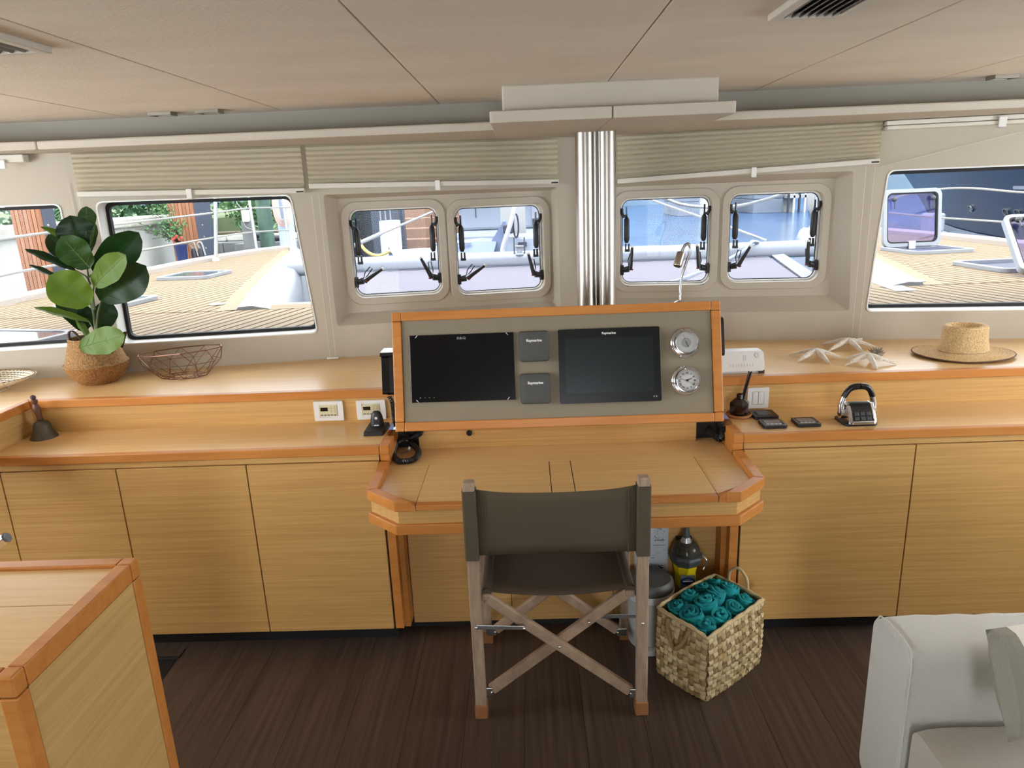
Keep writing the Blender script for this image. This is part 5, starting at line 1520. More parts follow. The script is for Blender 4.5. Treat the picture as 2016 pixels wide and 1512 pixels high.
MB().tube(smooth_path([Vector((-1.32, 1.30, 1.02)), Vector((-1.30, 1.30, 1.03)), e1 + Vector((-0.10, 0, -0.055)), e1], 6), 0.0115, 16).build('spout', CHROME, fa, smooth=50)
dsp = (e1 - (e1 + Vector((-0.10, 0, -0.055)))).normalized()
MB().tube([e1, e1 + dsp * 0.004], 0.008, 16).build('aerator', mat('grey_aerator', (110, 112, 118), 0.4), fa)
# floor grating beside the island
gr = root('floor_grating', (-1.5, 2.25, 0.001), 'dark floor access recess with metal edge beside the island', 'floor hatch')
p_ = on(300, 1300, 0.0)
MB().box(-1.75, -1.40, 2.17, 2.40, 0.0005, 0.002).build('recess', KICK, gr)
MB().box(-1.75, -1.395, 2.345, 2.352, 0.001, 0.004).build('edge_strip', STEEL, gr)
MB().box(-1.75, -1.395, 2.352, 2.40, 0.0015, 0.0035).build('cover_board', FLOOR, gr)

# ---- sofa
SOF = mat('light_grey_sofa_fabric', (192, 190, 182), 0.95, var=0.05, scale=300, bump=0.25, sheen=0.2)
SOFC = mat('beige_grey_cushion_fabric', (178, 171, 158), 0.95, var=0.05, scale=300, bump=0.25, sheen=0.2)
so_ = root('sofa', (1.6, 1.2, 0.0), 'light grey fabric sofa in the right foreground', 'sofa')
def soft_box(x0, x1, y0, y1, z0, z1, r, nx=26, amp=0.0, seed=0):
    rows = []
    sec = rrect(y0, y1, z0, z1, r, 6)
    for i in range(nx + 1):
        x = x0 + (x1 - x0) * i / nx
        e = min(i, nx - i)
        s_ = 1.0 - (0.06 if e == 0 else (0.015 if e == 1 else 0.0)) * min(1, r / 0.03) * 0.5
        cy, cz = (y0 + y1) / 2, (z0 + z1) / 2
        row = []
        for a, b in sec:
            w_ = amp * noise.noise(Vector((x * 22 + a * 9, a * 3 + seed, b * 2))) if b > z1 - r * 1.2 else 0
            row.append(Vector((x, cy + (a - cy) * s_, cz + (b - cz) * s_ + w_)))
        rows.append(row)
    m = MB(); m.loft(rows, closed=True, caps=True)
    return m
soft_box(0.885, 3.1, 1.472, 1.652, 0.10, 0.600, 0.042, 90, 0.004).build('backrest', SOF, so_, smooth=60)
sp = [Vector((0.889, 1.474 + 0.176 * (0.5 - 0.5 * math.cos(math.pi * k / 10)), 0.600 - 0.0)) for k in range(11)]
MB().tube([Vector((0.893, 1.4735, z_)) for z_ in (0.12, 0.30, 0.45, 0.55)] + [Vector((0.893, 1.478, 0.580)), Vector((0.893, 1.49, 0.595)), Vector((0.893, 1.52, 0.601)), Vector((0.893, 1.60, 0.601)), Vector((0.893, 1.635, 0.592)), Vector((0.893, 1.650, 0.57))], 0.0022, 6).build('piping', SOF, so_)
soft_box(0.905, 3.1, 0.60, 1.470, 0.235, 0.405, 0.035, 60, 0.002, 4).build('seat_cushion', SOFC, so_, smooth=60)
soft_box(0.895, 3.1, 0.62, 1.475, 0.09, 0.238, 0.02, 30, 0.0).build('base', SOF, so_, smooth=60)
for x in (0.96, 3.0):
    for y in (0.68, 1.58):
        MB().box(x - 0.03, x + 0.03, y - 0.03, y + 0.03, 0.0, 0.10).build('leg', GAP, so_)
# scatter cushion with grey border
CU = mat('white_cushion', (224, 218, 206), 0.95, var=0.03, scale=200, bump=0.2)
CUG = mat('grey_cushion_border', (142, 138, 124), 0.95, var=0.08, scale=200, bump=0.3)
cu = root('scatter_cushion', (1.33, 1.33, 0.41), 'white scatter cushion with grey border leaning on the sofa back', 'cushion')
cb = Vector((1.145, 1.325, 0.415)); cu_u = Vector((0.93, -0.36, 0.03)).normalized(); cu_v = Vector((-0.10, 0.17, 0.97)).normalized(); cu_n = cu_u.cross(cu_v).normalized()
S_ = 0.255
cb = at(1985, 1462, 1.30)
tl_ = at(1940, 1240, 1.40)
cu_v = (tl_ - cb).normalized()
Hc = (tl_ - cb).length
cu_u = Vector((0.95, 0.30, 0.0)); cu_u = (cu_u - cu_v * cu_u.dot(cu_v)).normalized(); cu_n = cu_u.cross(cu_v).normalized()
def cush(u, v, side):
    b_ = 0.065 * (max(0.0, math.sin(math.pi * min(1, max(0, u))) * math.sin(math.pi * min(1, max(0, v)))) ** 0.45)
    pull = 0.018 * (math.sin(math.pi * u) * (1 - 2 * v) * 0.5)
    return cb + cu_u * (u * 0.40) + cu_v * (v * Hc) + cu_n * (side * b_) + cu_v * pull * 0.3
NU = 20
for side, nm in ((1, 'front'), (-1, 'back')):
    mw, mg = MB(), MB()
    for i in range(NU):
        for j in range(NU):
            q_ = [cush(a / NU, b / NU, side) for a, b in ((i, j), (i + 1, j), (i + 1, j + 1), (i, j + 1))]
            (mg if i < 3 else mw).add(q_, [(0, 1, 2, 3)])
    mw.build('cushion_' + nm, CU, cu, smooth=80)
    mg.build('border_' + nm, CUG, cu, smooth=80)

# ================================================================== outside: foredeck, trampoline, dock, other boats
ZD = 1.05
TEAK = [mat('teak_pale', (134, 116, 88), 0.7, var=0.10, scale=1.0, stretch=(40, 3, 1)), mat('teak_warm', (129, 109, 80), 0.7, var=0.12, scale=1.0, stretch=(40, 3, 1))]
CAULK = mat('black_caulk', (46, 37, 28), 0.8)
GEL = mat('white_gelcoat', (140, 144, 150), 0.3)
NET = mat('trampoline_mesh', (104, 100, 107), 0.9, var=0.06, scale=60)
dkk = MB()
dkk.prism([(-4.1, 3.0), (0.3, 3.56), (4.7, 3.0), (4.7, 4.3), (-4.1, 4.3)], W3, 0.6, ZD - 0.012)
fd = dkk.build('foredeck', CAULK)
tag(fd, 'planked teak foredeck outside the windows', kind='structure')
LEFT = [(-1.80, 4.32), (-2.02, 5.1), (-2.30, 6.2), (-2.60, 7.4), (-2.88, 8.6), (-3.02, 9.15), (-3.18, 9.62), (-3.40, 9.20), (-3.56, 8.6), (-3.66, 7.9), (-3.70, 6.8), (-3.74, 4.32)]
mirror = lambda q: [(0.6 - x, y) for x, y in q]
def planks(poly, ang, pitch, z, parent, mi_off=0):
    nx, ny = math.cos(ang), -math.sin(ang)               # across the planks
    cs = [nx * p[0] + ny * p[1] for p in poly]
    c = min(cs)
    k = 0
    while c < max(cs):
        q = clip(clip(poly, nx, ny, c + 0.008), -nx, -ny, -(c + pitch - 0.008))
        if len(q) >= 3:
            a = abs(sum(q[i][0] * q[(i + 1) % len(q)][1] - q[(i + 1) % len(q)][0] * q[i][1] for i in range(len(q)))) / 2
            if a > 0.002:
                MB().prism(q, W3, z - 0.013, z).build('teak_plank', TEAK[(k + mi_off) % 2], parent)
        c += pitch
        k += 1
PIT = 0.072
for side, q, ang in (('left', LEFT, R(10)), ('right', mirror(LEFT), R(-13))):
    m = MB(); m.prism(q, W3, -0.5, ZD - 0.012)
    hl = m.build('foredeck_' + side, CAULK)
    tag(hl, 'planked teak side deck beyond the %s windows' % side, kind='structure')
    planks(q, ang, PIT, ZD, hl)
    inner = q[:7] if side == 'left' else q[:7]
    # border plank and white coaming along the inner edge
    dirx = 1 if side == 'left' else -1
    m = MB()
    m.loft([[Vector((x - dirx * 0.11, y - 0.02, ZD + 0.001)), Vector((x, y, ZD + 0.001)), Vector((x, y, ZD - 0.02))] for x, y in inner])
    m.build('border_plank', TEAK[0], hl)
    prof = []
    for i, (x, y) in enumerate(inner):
        t = i / 6
        wd = 0.34 * (1 - 0.45 * t)
        prof.append([Vector((x + dirx * 0.004, y, ZD - 0.01)), Vector((x + dirx * 0.012, y, ZD + 0.018)), Vector((x + dirx * 0.10, y, ZD + 0.022)), Vector((x + dirx * wd * 0.8, y, ZD - 0.01)), Vector((x + dirx * wd, y, ZD - 0.10)), Vector((x + dirx * wd * 1.05, y, ZD - 0.9))])
    m = MB(); m.loft(prof); m.add(prof[0] + [Vector((prof[0][0].x, prof[0][0].y, ZD - 0.9))], [tuple(range(7))]); m.build('coaming', GEL, hl, smooth=50)
    outer = q[6:]
    m = MB(); m.loft([[Vector((x - dirx * 0.16, y, ZD - 0.5)), Vector((x - dirx * 0.14, y, ZD + 0.035)), Vector((x - dirx * 0.05, y, ZD + 0.055)), Vector((x + dirx * 0.03, y, ZD + 0.035)), Vector((x + dirx * 0.045, y, ZD - 0.01))] for x, y in outer]); m.build('gunwale', mat('pale_gunwale_' + side, (146, 134, 122), 0.5), hl, smooth=40)
planks([(-3.74, 3.06), (0.3, 3.58), (0.3, 4.30), (-3.74, 4.30)], R(14), PIT, ZD, fd)
planks([(0.3, 3.58), (4.34, 3.06), (4.34, 4.30), (0.3, 4.30)], R(-14), PIT, ZD, fd)
m = MB(); m.box(-1.70, 2.30, 4.302, 4.50, 0.6, ZD - 0.012); cb2 = m.build('foredeck_lip', CAULK, fd)
for k in range(3):
    MB().box(-1.70, 2.30, 4.305 + 0.065 * k, 4.365 + 0.065 * k, ZD - 0.012, ZD + 0.001).build('teak_plank', TEAK[k % 2], fd)

m = MB(); m.box(-1.9, 2.5, 4.30, 4.66, 0.5, ZD - 0.014); m.build('white_moulding', GEL, fd)
# trampoline and crossbeam
trn = root('trampoline', (0.3, 5.8, 0.98), 'pale netting trampoline stretched between the two bows', 'trampoline')
m = MB(); m.prism([(-1.28, 4.52), (1.88, 4.52), (2.34, 6.95), (-1.74, 6.95)], W3, 0.975, 0.985); m.build('net', NET, trn)
LAC = mat('lacing_cord', (170, 172, 174), 0.6); LAD = mat('lacing_dark_grey', (92, 96, 104), 0.7)  # dark grey for the gap pieces and lashing slots
for dirx, xa, xb in ((-1, -1.30, -1.78), (1, 1.90, 2.38)):
    m = MB(); m2 = MB()
    for k in range(38):
        t = k / 37
        x = xa + (xb - xa) * t; y = 4.55 + 2.35 * t
        m.tube([Vector((x, y, 0.99)), Vector((x + dirx * 0.10, y + 0.03, 1.0)), Vector((x, y + 0.062, 0.99))], 0.008, 5)
        m2.box(x + dirx * 0.03 - 0.03, x + dirx * 0.03 + 0.03, y + 0.02, y + 0.04, 0.96, 0.97)
    o = m.build('lacing', LAC, trn); o['kind'] = 'stuff'
    o = m2.build('lacing_gaps', LAD, trn); o['kind'] = 'stuff'
for k in range(22):
    x = -1.72 + 0.187 * k
    MB().box(x, x + 0.12, 6.90, 6.925, 0.985, 0.992).build('lashing_slot', LAD, trn)
bm_ = root('crossbeam', (0.3, 7.1, 1.0), 'white forward crossbeam between the two bows', 'beam')
m = MB(); m.prism(rrect(6.96, 7.16, 0.96, 1.115, 0.06), lambda a, b, c_: Vector((c_, a, b)), -2.35, 2.95); m.build('beam', GEL, bm_, smooth=40)
# stanchions, rails and lifelines
INOX = mat('polished_inox', (216, 220, 224), 0.25, 0.7)
def stanchion(a, b, r, label):
    r_ = root('stanchion', a, label, 'stanchion', 'deck stanchions')
    MB().tube([a, b], r, 10).build('tube', INOX, r_, smooth=50)
    MB().lathe([(r * 2.2, 0), (r * 2.2, 0.012), (r * 1.2, 0.04)], 14, org=a).build('foot', INOX, r_, smooth=40)
s1 = Vector((-3.53, 8.107, ZD)); s2 = Vector((-3.43, 9.134, ZD)); s3 = Vector((-3.19, 9.67, ZD))
stanchion(s1, at(424, 380, 8.107), 0.020, 'thick steel stanchion on the left deck, nearest the window')
stanchion(s2, at(487, 370, 9.134), 0.017, 'thin steel stanchion on the left deck between two others')
stanchion(s3, at(555, 370, 9.67), 0.017, 'thin steel stanchion at the tip of the left bow')
stanchion(Vector((3.10, 7.65, ZD + 0.02)), at(1600, 350, 7.65), 0.017, 'thin steel stanchion on the right bow beside the rope coil')
LL = mat('white_lifeline', (150, 150, 146), 0.5)
def line(nm, pts, r, label, m_=None, cat='line'):
    o = MB().tube(smooth_path(pts, 8) if len(pts) > 2 else pts, r, 6).build(nm, m_ or LL, smooth=60)
    return tag(o, label, cat)
up_ = [at(-60, 480, 4.6), at(0, 471, 4.9), at(95, 458, 5.5), at(228, 442, 6.4), at(420, 419, 8.107), at(490, 410, 9.134), at(571, 408, 9.67)]
lo_ = [at(-60, 557, 4.6), at(0, 543, 4.9), at(93, 525, 5.5), at(270, 494.5, 6.6), at(420, 468, 8.107), at(497, 457, 9.134), at(569, 453, 9.67)]
line('lifeline', up_, 0.011, 'upper white lifeline along the left deck')
line('lifeline', lo_, 0.011, 'lower white lifeline along the left deck')
rp_ = lambda y, z: [at(1840, z[0], 7.6), at(1900, z[1], 6.9), at(2016, z[2], 6.0), at(2120, z[3], 5.4)]
line('lifeline', [Vector((3.10, 7.65, at(1596, 425, 7.65).z)), at(1844, 373, 7.3), at(2016, 379, 6.3), at(2120, 383, 5.7)], 0.010, 'upper white lifeline along the right deck')
line('lifeline', [at(1740, 418, 7.6), at(1844, 428, 7.2), at(1975, 437, 6.5), at(2120, 450, 5.7)], 0.010, 'lower white lifeline along the right deck')

# deck hatches
HPAN = mat('smoky_hatch_pane', (92, 98, 108), 0.08)
LILAC = pane_mat('lilac_hatch_pane', (0.62, 0.58, 0.78), 0.03)
def deck_hatch(x0, x1, y0, y1, label, rot=0.0, openlid=None):
    c = Vector(((x0 + x1) / 2, (y0 + y1) / 2, ZD))
    rm = Matrix.Rotation(rot, 3, 'Z')
    fn = lambda a, b, z_: c + rm @ Vector((a, b, z_ ))
    w_, h_ = (x1 - x0) / 2, (y1 - y0) / 2
    r_ = root('deck_hatch', c, label, 'hatch')
    fr = MB(); fr.plate(rrect(-w_, w_, -h_, h_, 0.06), [rrect(-w_ + 0.04, w_ - 0.04, -h_ + 0.04, h_ - 0.04, 0.05)], fn, 0.0, 0.028); fr.build('frame', GEL, r_, bevel=0.006)
    if openlid is None:
        MB().prism(rrect(-w_ + 0.036, w_ - 0.036, -h_ + 0.036, h_ - 0.036, 0.05), fn, 0.0, 0.024).build('pane', HPAN, r_)
    else:
        MB().prism(rrect(-w_ + 0.036, w_ - 0.036, -h_ + 0.036, h_ - 0.036, 0.05), fn, 0.0, 0.003).build('well', mat('hatch_well', (58, 66, 86), 0.6) if 'hatch_well' not in bpy.data.materials else bpy.data.materials['hatch_well'], r_)
        o, ux, uy = openlid                                   # hinge corner, along, up
        nn = ux.cross(uy).normalized()
        lf = lambda a, b, z_: o + ux.normalized() * a + uy.normalized() * b + nn * z_
        lw, lh = ux.length, uy.length
        m = MB(); m.plate(rrect(0, lw, 0, lh, 0.06), [rrect(0.032, lw - 0.032, 0.032, lh - 0.032, 0.045)], lf, -0.02, 0.02); l_ = m.build('lid', GEL, r_, bevel=0.006)
        MB().plate(rrect(0.030, lw - 0.030, 0.030, lh - 0.030, 0.045), [rrect(0.044, lw - 0.044, 0.044, lh - 0.044, 0.04)], lf, -0.012, 0.012).build('gasket', RUB, l_)
        MB().prism(rrect(0.04, lw - 0.04, 0.04, lh - 0.04, 0.04), lf, -0.004, 0.004).build('pane', LILAC, l_)
        for a in (0.09, lw - 0.09):
            m = MB(); m.ball(lf(a, lh - 0.085, 0.03), 0.022, 12, 8); m.tube([lf(a, lh - 0.085, 0.035), lf(a + 0.004, lh - 0.17, 0.03)], 0.006, 6); m.build('latch', GRY, l_, smooth=50)
        MB().fbox(lf, lw * 0.42, lw * 0.55, -0.03, 0.05, -0.03, 0.03).build('hinge', STEEL, l_, bevel=0.006)
    return r_
deck_hatch(-3.27, -2.78, 6.2, 6.72, 'closed deck hatch with smoky pane on the left deck', R(-4))
deck_hatch(-3.12, -2.63, 4.50, 5.02, 'closed deck hatch with pale pane half hidden by the plant', R(-6))
deck_hatch(-3.0, -2.40, 3.22, 3.72, 'closed deck hatch right under the leftmost window', R(-14))
deck_hatch(3.20, 3.74, 6.02, 6.56, 'open deck hatch with upright lid on the right deck', R(6), (Vector((3.20, 6.50, ZD + 0.02)), Vector((0.54, 0.06, 0)), Vector((-0.02, 0.05, 0.50))))
deck_hatch(3.10, 3.66, 4.72, 5.28, 'open deck hatch with leaning lid at the right edge', R(4), (Vector((3.06, 4.47, ZD + 0.03)), Vector((0.52, 0.02, 0)), Vector((0.19, 0.54, 0.31))))
cl = root('deck_cleat', on(1805, 554, ZD), 'small steel deck fitting on the right deck', 'cleat', 'round deck fittings')
MB().lathe([(0.05, ZD), (0.05, ZD + 0.006), (0.02, ZD + 0.012)], 18, org=(cl.location.x, cl.location.y, 0)).build('plate', STEEL, cl, smooth=40)
cl = root('deck_cleat', on(428, 600, ZD), 'small steel deck fitting on the left deck', 'cleat', 'round deck fittings')
MB().lathe([(0.05, ZD), (0.05, ZD + 0.006), (0.02, ZD + 0.012)], 18, org=(cl.location.x, cl.location.y, 0)).build('plate', STEEL, cl, smooth=40)
wsq = MB().prism([(2.12, 4.10), (2.24, 4.10), (2.34, 5.0), (2.22, 5.0)], W3, ZD, ZD + 0.004).build('white_deck_strip', GEL)
tag(wsq, 'white strip let into the right deck near the window', 'deck strip')

# water
WAT = mat('harbour_water', (60, 92, 128), 0.2, c2=(38, 66, 98), scale=0.9, stretch=(1, 0.6, 1), bump=0.6, bscale=3.2, spec=0.45)
wt = MB().box(-80, 120, 3.0, 160, -0.86, -0.85).build('water', WAT)
tag(wt, 'rippled blue harbour water beyond the bows', kind='structure')

# seawall, land and planting on the left
CONC = mat('pale_concrete', (208, 208, 201), 0.85, var=0.10, scale=2.5, bump=0.2)
CONC2 = mat('rough_stone_cap', (196, 194, 184), 0.9, var=0.25, scale=9, bump=0.5)
sw = root('seawall', (-5.4, 8, -0.85), 'pale concrete seawall with stone cap left of the boat', 'seawall')
for k in range(4):
    y0_ = 3.5 + 2.0 * k
    MB().box(-5.9, -5.30, y0_, y0_ + 1.99, -0.86, 1.42).build('wall_panel', CONC, sw)
    MB().box(-5.9, -5.22, y0_, y0_ + 1.995, 1.42, 1.54).build('cap_stone', CONC2, sw, bevel=0.02)
ld = MB().box(-60, -5.9, 2.0, 90, -0.86, 1.40).build('land', mat('garden_ground', (96, 110, 70), 0.95, var=0.4, scale=2))
tag(ld, 'garden ground behind the seawall', kind='structure')
st2 = root('stone_ledge', (-4.6, 12.6, -0.85), 'grey stone ledge below the bushes at the left bow', 'ledge')
STN = mat('grey_stone', (138, 140, 140), 0.9, var=0.25, scale=5, bump=0.4)
for k in range(4):
    MB().box(-5.9 + 0.66 * k, -5.25 + 0.66 * k, 12.4, 13.6, -0.86, 1.02).build('stone_block', STN, st2, bevel=0.02)
    MB().box(-5.9 + 0.66 * k, -5.25 + 0.66 * k, 12.6, 13.6, 1.025, 1.12).build('stone_slab', CONC, st2, bevel=0.02)
MB().box(-5.85, -3.3, 12.9, 13.6, 1.12, 1.16).build('earth_bed', mat('earth', (84, 78, 58), 0.95), st2)
GREY = mat('slate_steel', (66, 74, 88), 0.6, var=0.15, scale=8)
IPE = [mat('red_hardwood', (148, 96, 66), 0.6, var=0.2, scale=1.0, stretch=(30, 30, 3)), mat('red_hardwood_pale', (160, 110, 78), 0.6, var=0.2, scale=1.0, stretch=(30, 30, 3))]
def clad_pile(x0, x1, y0, y1, label, n_=7):
    r_ = root('clad_pile', ((x0 + x1) / 2, y0, -0.85), label, 'pile', 'hardwood-clad dock piles')
    MB().box(x0, x1 , y0 + 0.02, y1, -0.85, 2.4).build('steel_core', GREY, r_)
    w_ = (x1 - x0) / n_
    for k in range(n_):
        MB().box(x0 + w_ * k + 0.003, x0 + w_ * (k + 1) - 0.003, y0 - 0.012, y0 + 0.018, -0.85, 2.4).build('slat', IPE[k % 2], r_)
    for k in range(7):
        MB().ball((x1 + 0.002, y0 + (y1 - y0) * 0.35, 0.75 + 0.16 * k), 0.014, 8, 6).build('bolt_head', LL, r_)
clad_pile(-4.92, -4.56, 10.0, 10.55, 'hardwood-clad dock pile seen through the large left window')
clad_pile(-4.70, -4.43, 6.60, 6.80, 'hardwood-clad dock pile seen through the leftmost window', 7)
GRN = [mat('foliage_green', (86, 128, 76), 0.8, var=0.4, scale=6), mat('foliage_deep', (52, 92, 58), 0.8, var=0.4, scale=6), mat('foliage_grey_green', (120, 158, 120), 0.8, var=0.3, scale=6)]
def leaves(nm, c, rad, n_, size, mi_, label, cat='bush', seed=1, sub=None):
    rn = random.Random(seed)
    r_ = root(nm, (c[0], c[1], c[2] - rad[2]), label, cat)
    m = MB()
    for k in range(n_):
        while True:
            p = Vector((rn.uniform(-1, 1), rn.uniform(-1, 1), rn.uniform(-1, 1)))
            if p.length < 1: break
        p = Vector((c[0] + p.x * rad[0], c[1] + p.y * rad[1], c[2] + p.z * rad[2]))
        a = Vector((rn.uniform(-1, 1), rn.uniform(-1, 1), rn.uniform(-0.3, 1))).normalized() * size * rn.uniform(0.6, 1.3)
        b = a.cross(Vector((rn.uniform(-1, 1), rn.uniform(-1, 1), rn.uniform(-1, 1)))).normalized() * size * 0.32
        m.add([p, p + a * 0.5 + b, p + a, p + a * 0.5 - b], [(0, 1, 2, 3)])
    o = m.build('foliage', mi_, r_); o['kind'] = 'stuff'
    for k in range(4):
        MB().tube([Vector((c[0] + rn.uniform(-.1, .1), c[1], c[2] - rad[2] - 0.02)), Vector((c[0] + rn.uniform(-.6, .6) * rad[0], c[1], c[2] + rn.uniform(-.2, .5) * rad[2]))], [0.012, 0.004], 5).build('branch', soil, r_)
    return r_
leaves('bush', (-4.95, 13.0, 1.62), (0.42, 0.35, 0.46), 900, 0.09, GRN[0], 'green bush beside the dark steel pile face', seed=2)
leaves('bush', (-4.25, 13.3, 1.70), (0.50, 0.30, 0.50), 900, 0.09, GRN[1], 'dark green bush behind the agave', seed=3)
leaves('bush', (-5.45, 11.6, 1.72), (0.30, 0.5, 0.40), 600, 0.09, GRN[0], 'green bush left of the clad pile at the seawall end', seed=4)
leaves('bush', (-3.35, 13.4, 1.62), (0.35, 0.3, 0.5), 600, 0.09, GRN[0], 'green bush at the tip of the left bow', seed=12)
hd = leaves('hedge', (-6.6, 12.5, 1.75), (0.7, 4.0, 0.45), 1800, 0.12, GRN[1], 'dark garden hedge above the seawall', 'hedge', seed=5)
pt = root('potted_shrub', (-4.63, 9.6, 0.80), 'sparse flowering shrub in a blue pot in front of the clad pile', 'potted plant')
MB().lathe([(0.055, 0.80), (0.078, 1.13), (0.086, 1.15), (0.086, 1.17), (0.07, 1.17)], 24, org=(-4.63, 9.6, 0)).build('pot', mat('blue_pot', (38, 52, 96), 0.4), pt, smooth=40)
rn = random.Random(8)
m = MB(); m2 = MB()
for k in range(46):
    a = rn.uniform(1.4, 4.9) ; e = rn.uniform(0.15, 1.3); L_ = rn.uniform(0.25, 0.62)
    p0 = Vector((-4.63, 9.6, 1.18)); d = Vector((math.cos(a) * math.cos(e), 0.4 * math.sin(a) * math.cos(e), math.sin(e)))
    p1_ = p0 + d * L_
    if p1_.z > 1.75: p1_.z = 1.75
    m.tube([p0, p0.lerp(p1_, 0.5) + Vector((0, 0, 0.05)), p1_], 0.0028, 4)
    for j in range(9):
        q_ = p0.lerp(p1_, rn.uniform(0.45, 1.0)) + Vector((rn.uniform(-.04, .04), rn.uniform(-.04, .04), rn.uniform(0, .07)))
        b = Vector((rn.uniform(-1, 1), rn.uniform(-1, 1), rn.uniform(-1, 1))).normalized() * 0.022
        c_ = b.orthogonal().normalized() * 0.013
        m2.add([q_ - b, q_ + c_, q_ + b, q_ - c_], [(0, 1, 2, 3)])
m.build('twigs', soil, pt)['kind'] = 'stuff'; m2.build('foliage', GRN[0], pt)['kind'] = 'stuff'
for k in range(5):
    MB().ball((-4.63 + 0.03 * k - 0.05, 9.52, 1.24 + 0.02 * (k % 3)), 0.022, 8, 6).build('red_flower', mat('red_petals', (206, 84, 72), 0.7) if 'red_petals' not in bpy.data.materials else bpy.data.materials['red_petals'], pt)
ql = MB().box(-5.3, -4.25, 9.35, 9.96, -0.86, 0.80).build('quay_ledge', CONC, bevel=0.02)
tag(ql, 'low concrete quay ledge under the blue pot', 'ledge')
FEN = mat('dark_fender', (44, 46, 58), 0.5)
fe = root('dock_fender', (-4.48, 9.75, 0.80), 'dark boat fenders with white ropes beside the blue pot', 'fender')
for dx in (0, 0.10):
    MB().tube([Vector((-4.52 + dx, 9.75, 0.80)), Vector((-4.52 + dx, 9.75, 0.835)), Vector((-4.53 + dx, 9.75, 1.06)), Vector((-4.53 + dx, 9.75, 1.10))], [0.02, 0.04, 0.04, 0.02], 12).build('fender_body', FEN, fe, smooth=50)
    MB().tube(smooth_path([Vector((-4.53 + dx, 9.75, 1.08)), Vector((-4.56 + dx, 9.73, 1.16)), Vector((-4.50 + dx, 9.73, 1.17)), Vector((-4.47 + dx, 9.73, 1.0))], 5), 0.012, 6).build('rope', LL, fe)
def agave(c, n_, L_, label, seed):
    rn = random.Random(seed)
    r_ = root('agave', c, label, 'agave', 'agaves on the stone ledge')
    for k in range(n_):
        a = 2 * math.pi * k / n_ + rn.uniform(-.2, .2); e = rn.uniform(0.35, 1.2); l_ = L_ * rn.uniform(0.7, 1.1)
        d = Vector((math.cos(a) * math.cos(e), math.sin(a) * math.cos(e), math.sin(e)))
        s_ = d.cross(Vector((0, 0, 1))).normalized()
        p = Vector(c)
        rows = []
        for i in range(6):
            t = i / 5
            w_ = 0.026 * math.sin(math.pi * (0.25 + 0.75 * t)) + 0.001
            q_ = p + d * l_ * t + Vector((0, 0, -0.12 * l_ * t * t))
            rows.append([q_ - s_ * w_ + Vector((0, 0, 0.006)), q_, q_ + s_ * w_ + Vector((0, 0, 0.006))])
        m = MB(); m.loft(rows); m.build('blade', GRN[2], r_, smooth=60)
agave((-4.45, 12.55, 1.16), 18, 0.34, 'pale green agave between the steel stanchions', 21)
agave((-4.86, 12.5, 1.14), 14, 0.26, 'small pale green agave beside the thick stanchion', 22)
def pile(c, r, z1, m_, label):
    r_ = root('dock_pile', (c[0], c[1], -0.85), label, 'pile')
    MB().lathe([(r * 1.03, -0.85), (r, 0.3), (r * 0.97, z1)], 24, org=(c[0], c[1], 0)).build('pile_shaft', m_, r_, smooth=50)
    MB().lathe([(r * 1.08, z1), (r * 1.02, z1 + 0.05), (r * 0.3, z1 + 0.12)], 24, org=(c[0], c[1], 0)).build('pile_cap', m_, r_, smooth=40)
pile((-4.13, 11.5), 0.115, 2.3, mat('mossy_wood', (104, 130, 112), 0.9, c2=(66, 88, 78), scale=7, stretch=(1, 1, 0.4), bump=0.4), 'mossy green wooden pile beside the pale blue pile')
pile((-3.70, 11.2), 0.125, 2.3, mat('pale_blue_sleeve', (186, 200, 226), 0.5), 'pale blue sleeved pile carrying the rope coil')
cr2 = root('rope_coil', (-3.62, 11.0, 1.3), 'pink and white rope coil hung on the pale blue pile', 'rope')
for k in range(9):
    o = 0.012 * k
    pts = [Vector((-3.78 + o * 0.6, 11.02, 1.85)), Vector((-3.79 + o, 10.98 - 0.004 * k, 1.55)), Vector((-3.72 + o * 0.5, 10.95 - 0.004 * k, 1.33 + 0.010 * k)), Vector((-3.58 - o * 0.4, 10.95 - 0.004 * k, 1.34 + 0.010 * k)), Vector((-3.52 - o, 10.98, 1.55)), Vector((-3.54 - o * 0.6, 11.02, 1.85))]
    MB().tube(smooth_path(pts, 6), 0.014, 7).build('rope_turn', mat('pink_rope', (220, 178, 164), 0.8) if 'pink_rope' not in bpy.data.materials else (bpy.data.materials['pink_rope'] if k % 2 else LL), cr2)
bx = root('service_pedestal', (-4.35, 11.2, 0.9), 'small white service box with hanging cable between stanchions', 'service box')
MB().box(-4.36, -4.26, 11.15, 11.25, 1.38, 1.56).build('housing', mat('old_white_box', (214, 216, 206), 0.6), bx, bevel=0.01)
MB().tube(smooth_path([(-4.33, 11.14, 1.58), (-4.40, 11.14, 1.7), (-4.28, 11.14, 1.8)], 6), 0.008, 6).build('cable', LL, bx)
MB().tube(smooth_path([(-4.34, 11.14, 1.40), (-4.30, 11.14, 1.30), (-4.16, 11.14, 1.25)], 6), 0.008, 6).build('cable', LL, bx)
MB().box(-4.40, -4.22, 11.2, 11.3, -0.85, 1.40).build('support_post', STN, bx)
bl = root('mooring_fenders', (-4.45, 12.2, 0.9), 'pile of dark fenders lying on the stone ledge', 'fender')
for a, b in (((-4.75, 12.2, 1.07), (-4.25, 12.25, 1.09)), ((-4.62, 12.15, 1.14), (-4.35, 12.2, 1.11)), ((-4.5, 12.1, 1.06), (-4.02, 12.2, 1.07))):
    MB().tube([a, Vector(a).lerp(Vector(b), 0.15), Vector(a).lerp(Vector(b), 0.85), b], [0.02, 0.05, 0.05, 0.02], 10).build('fender_body', FEN, bl, smooth=50)
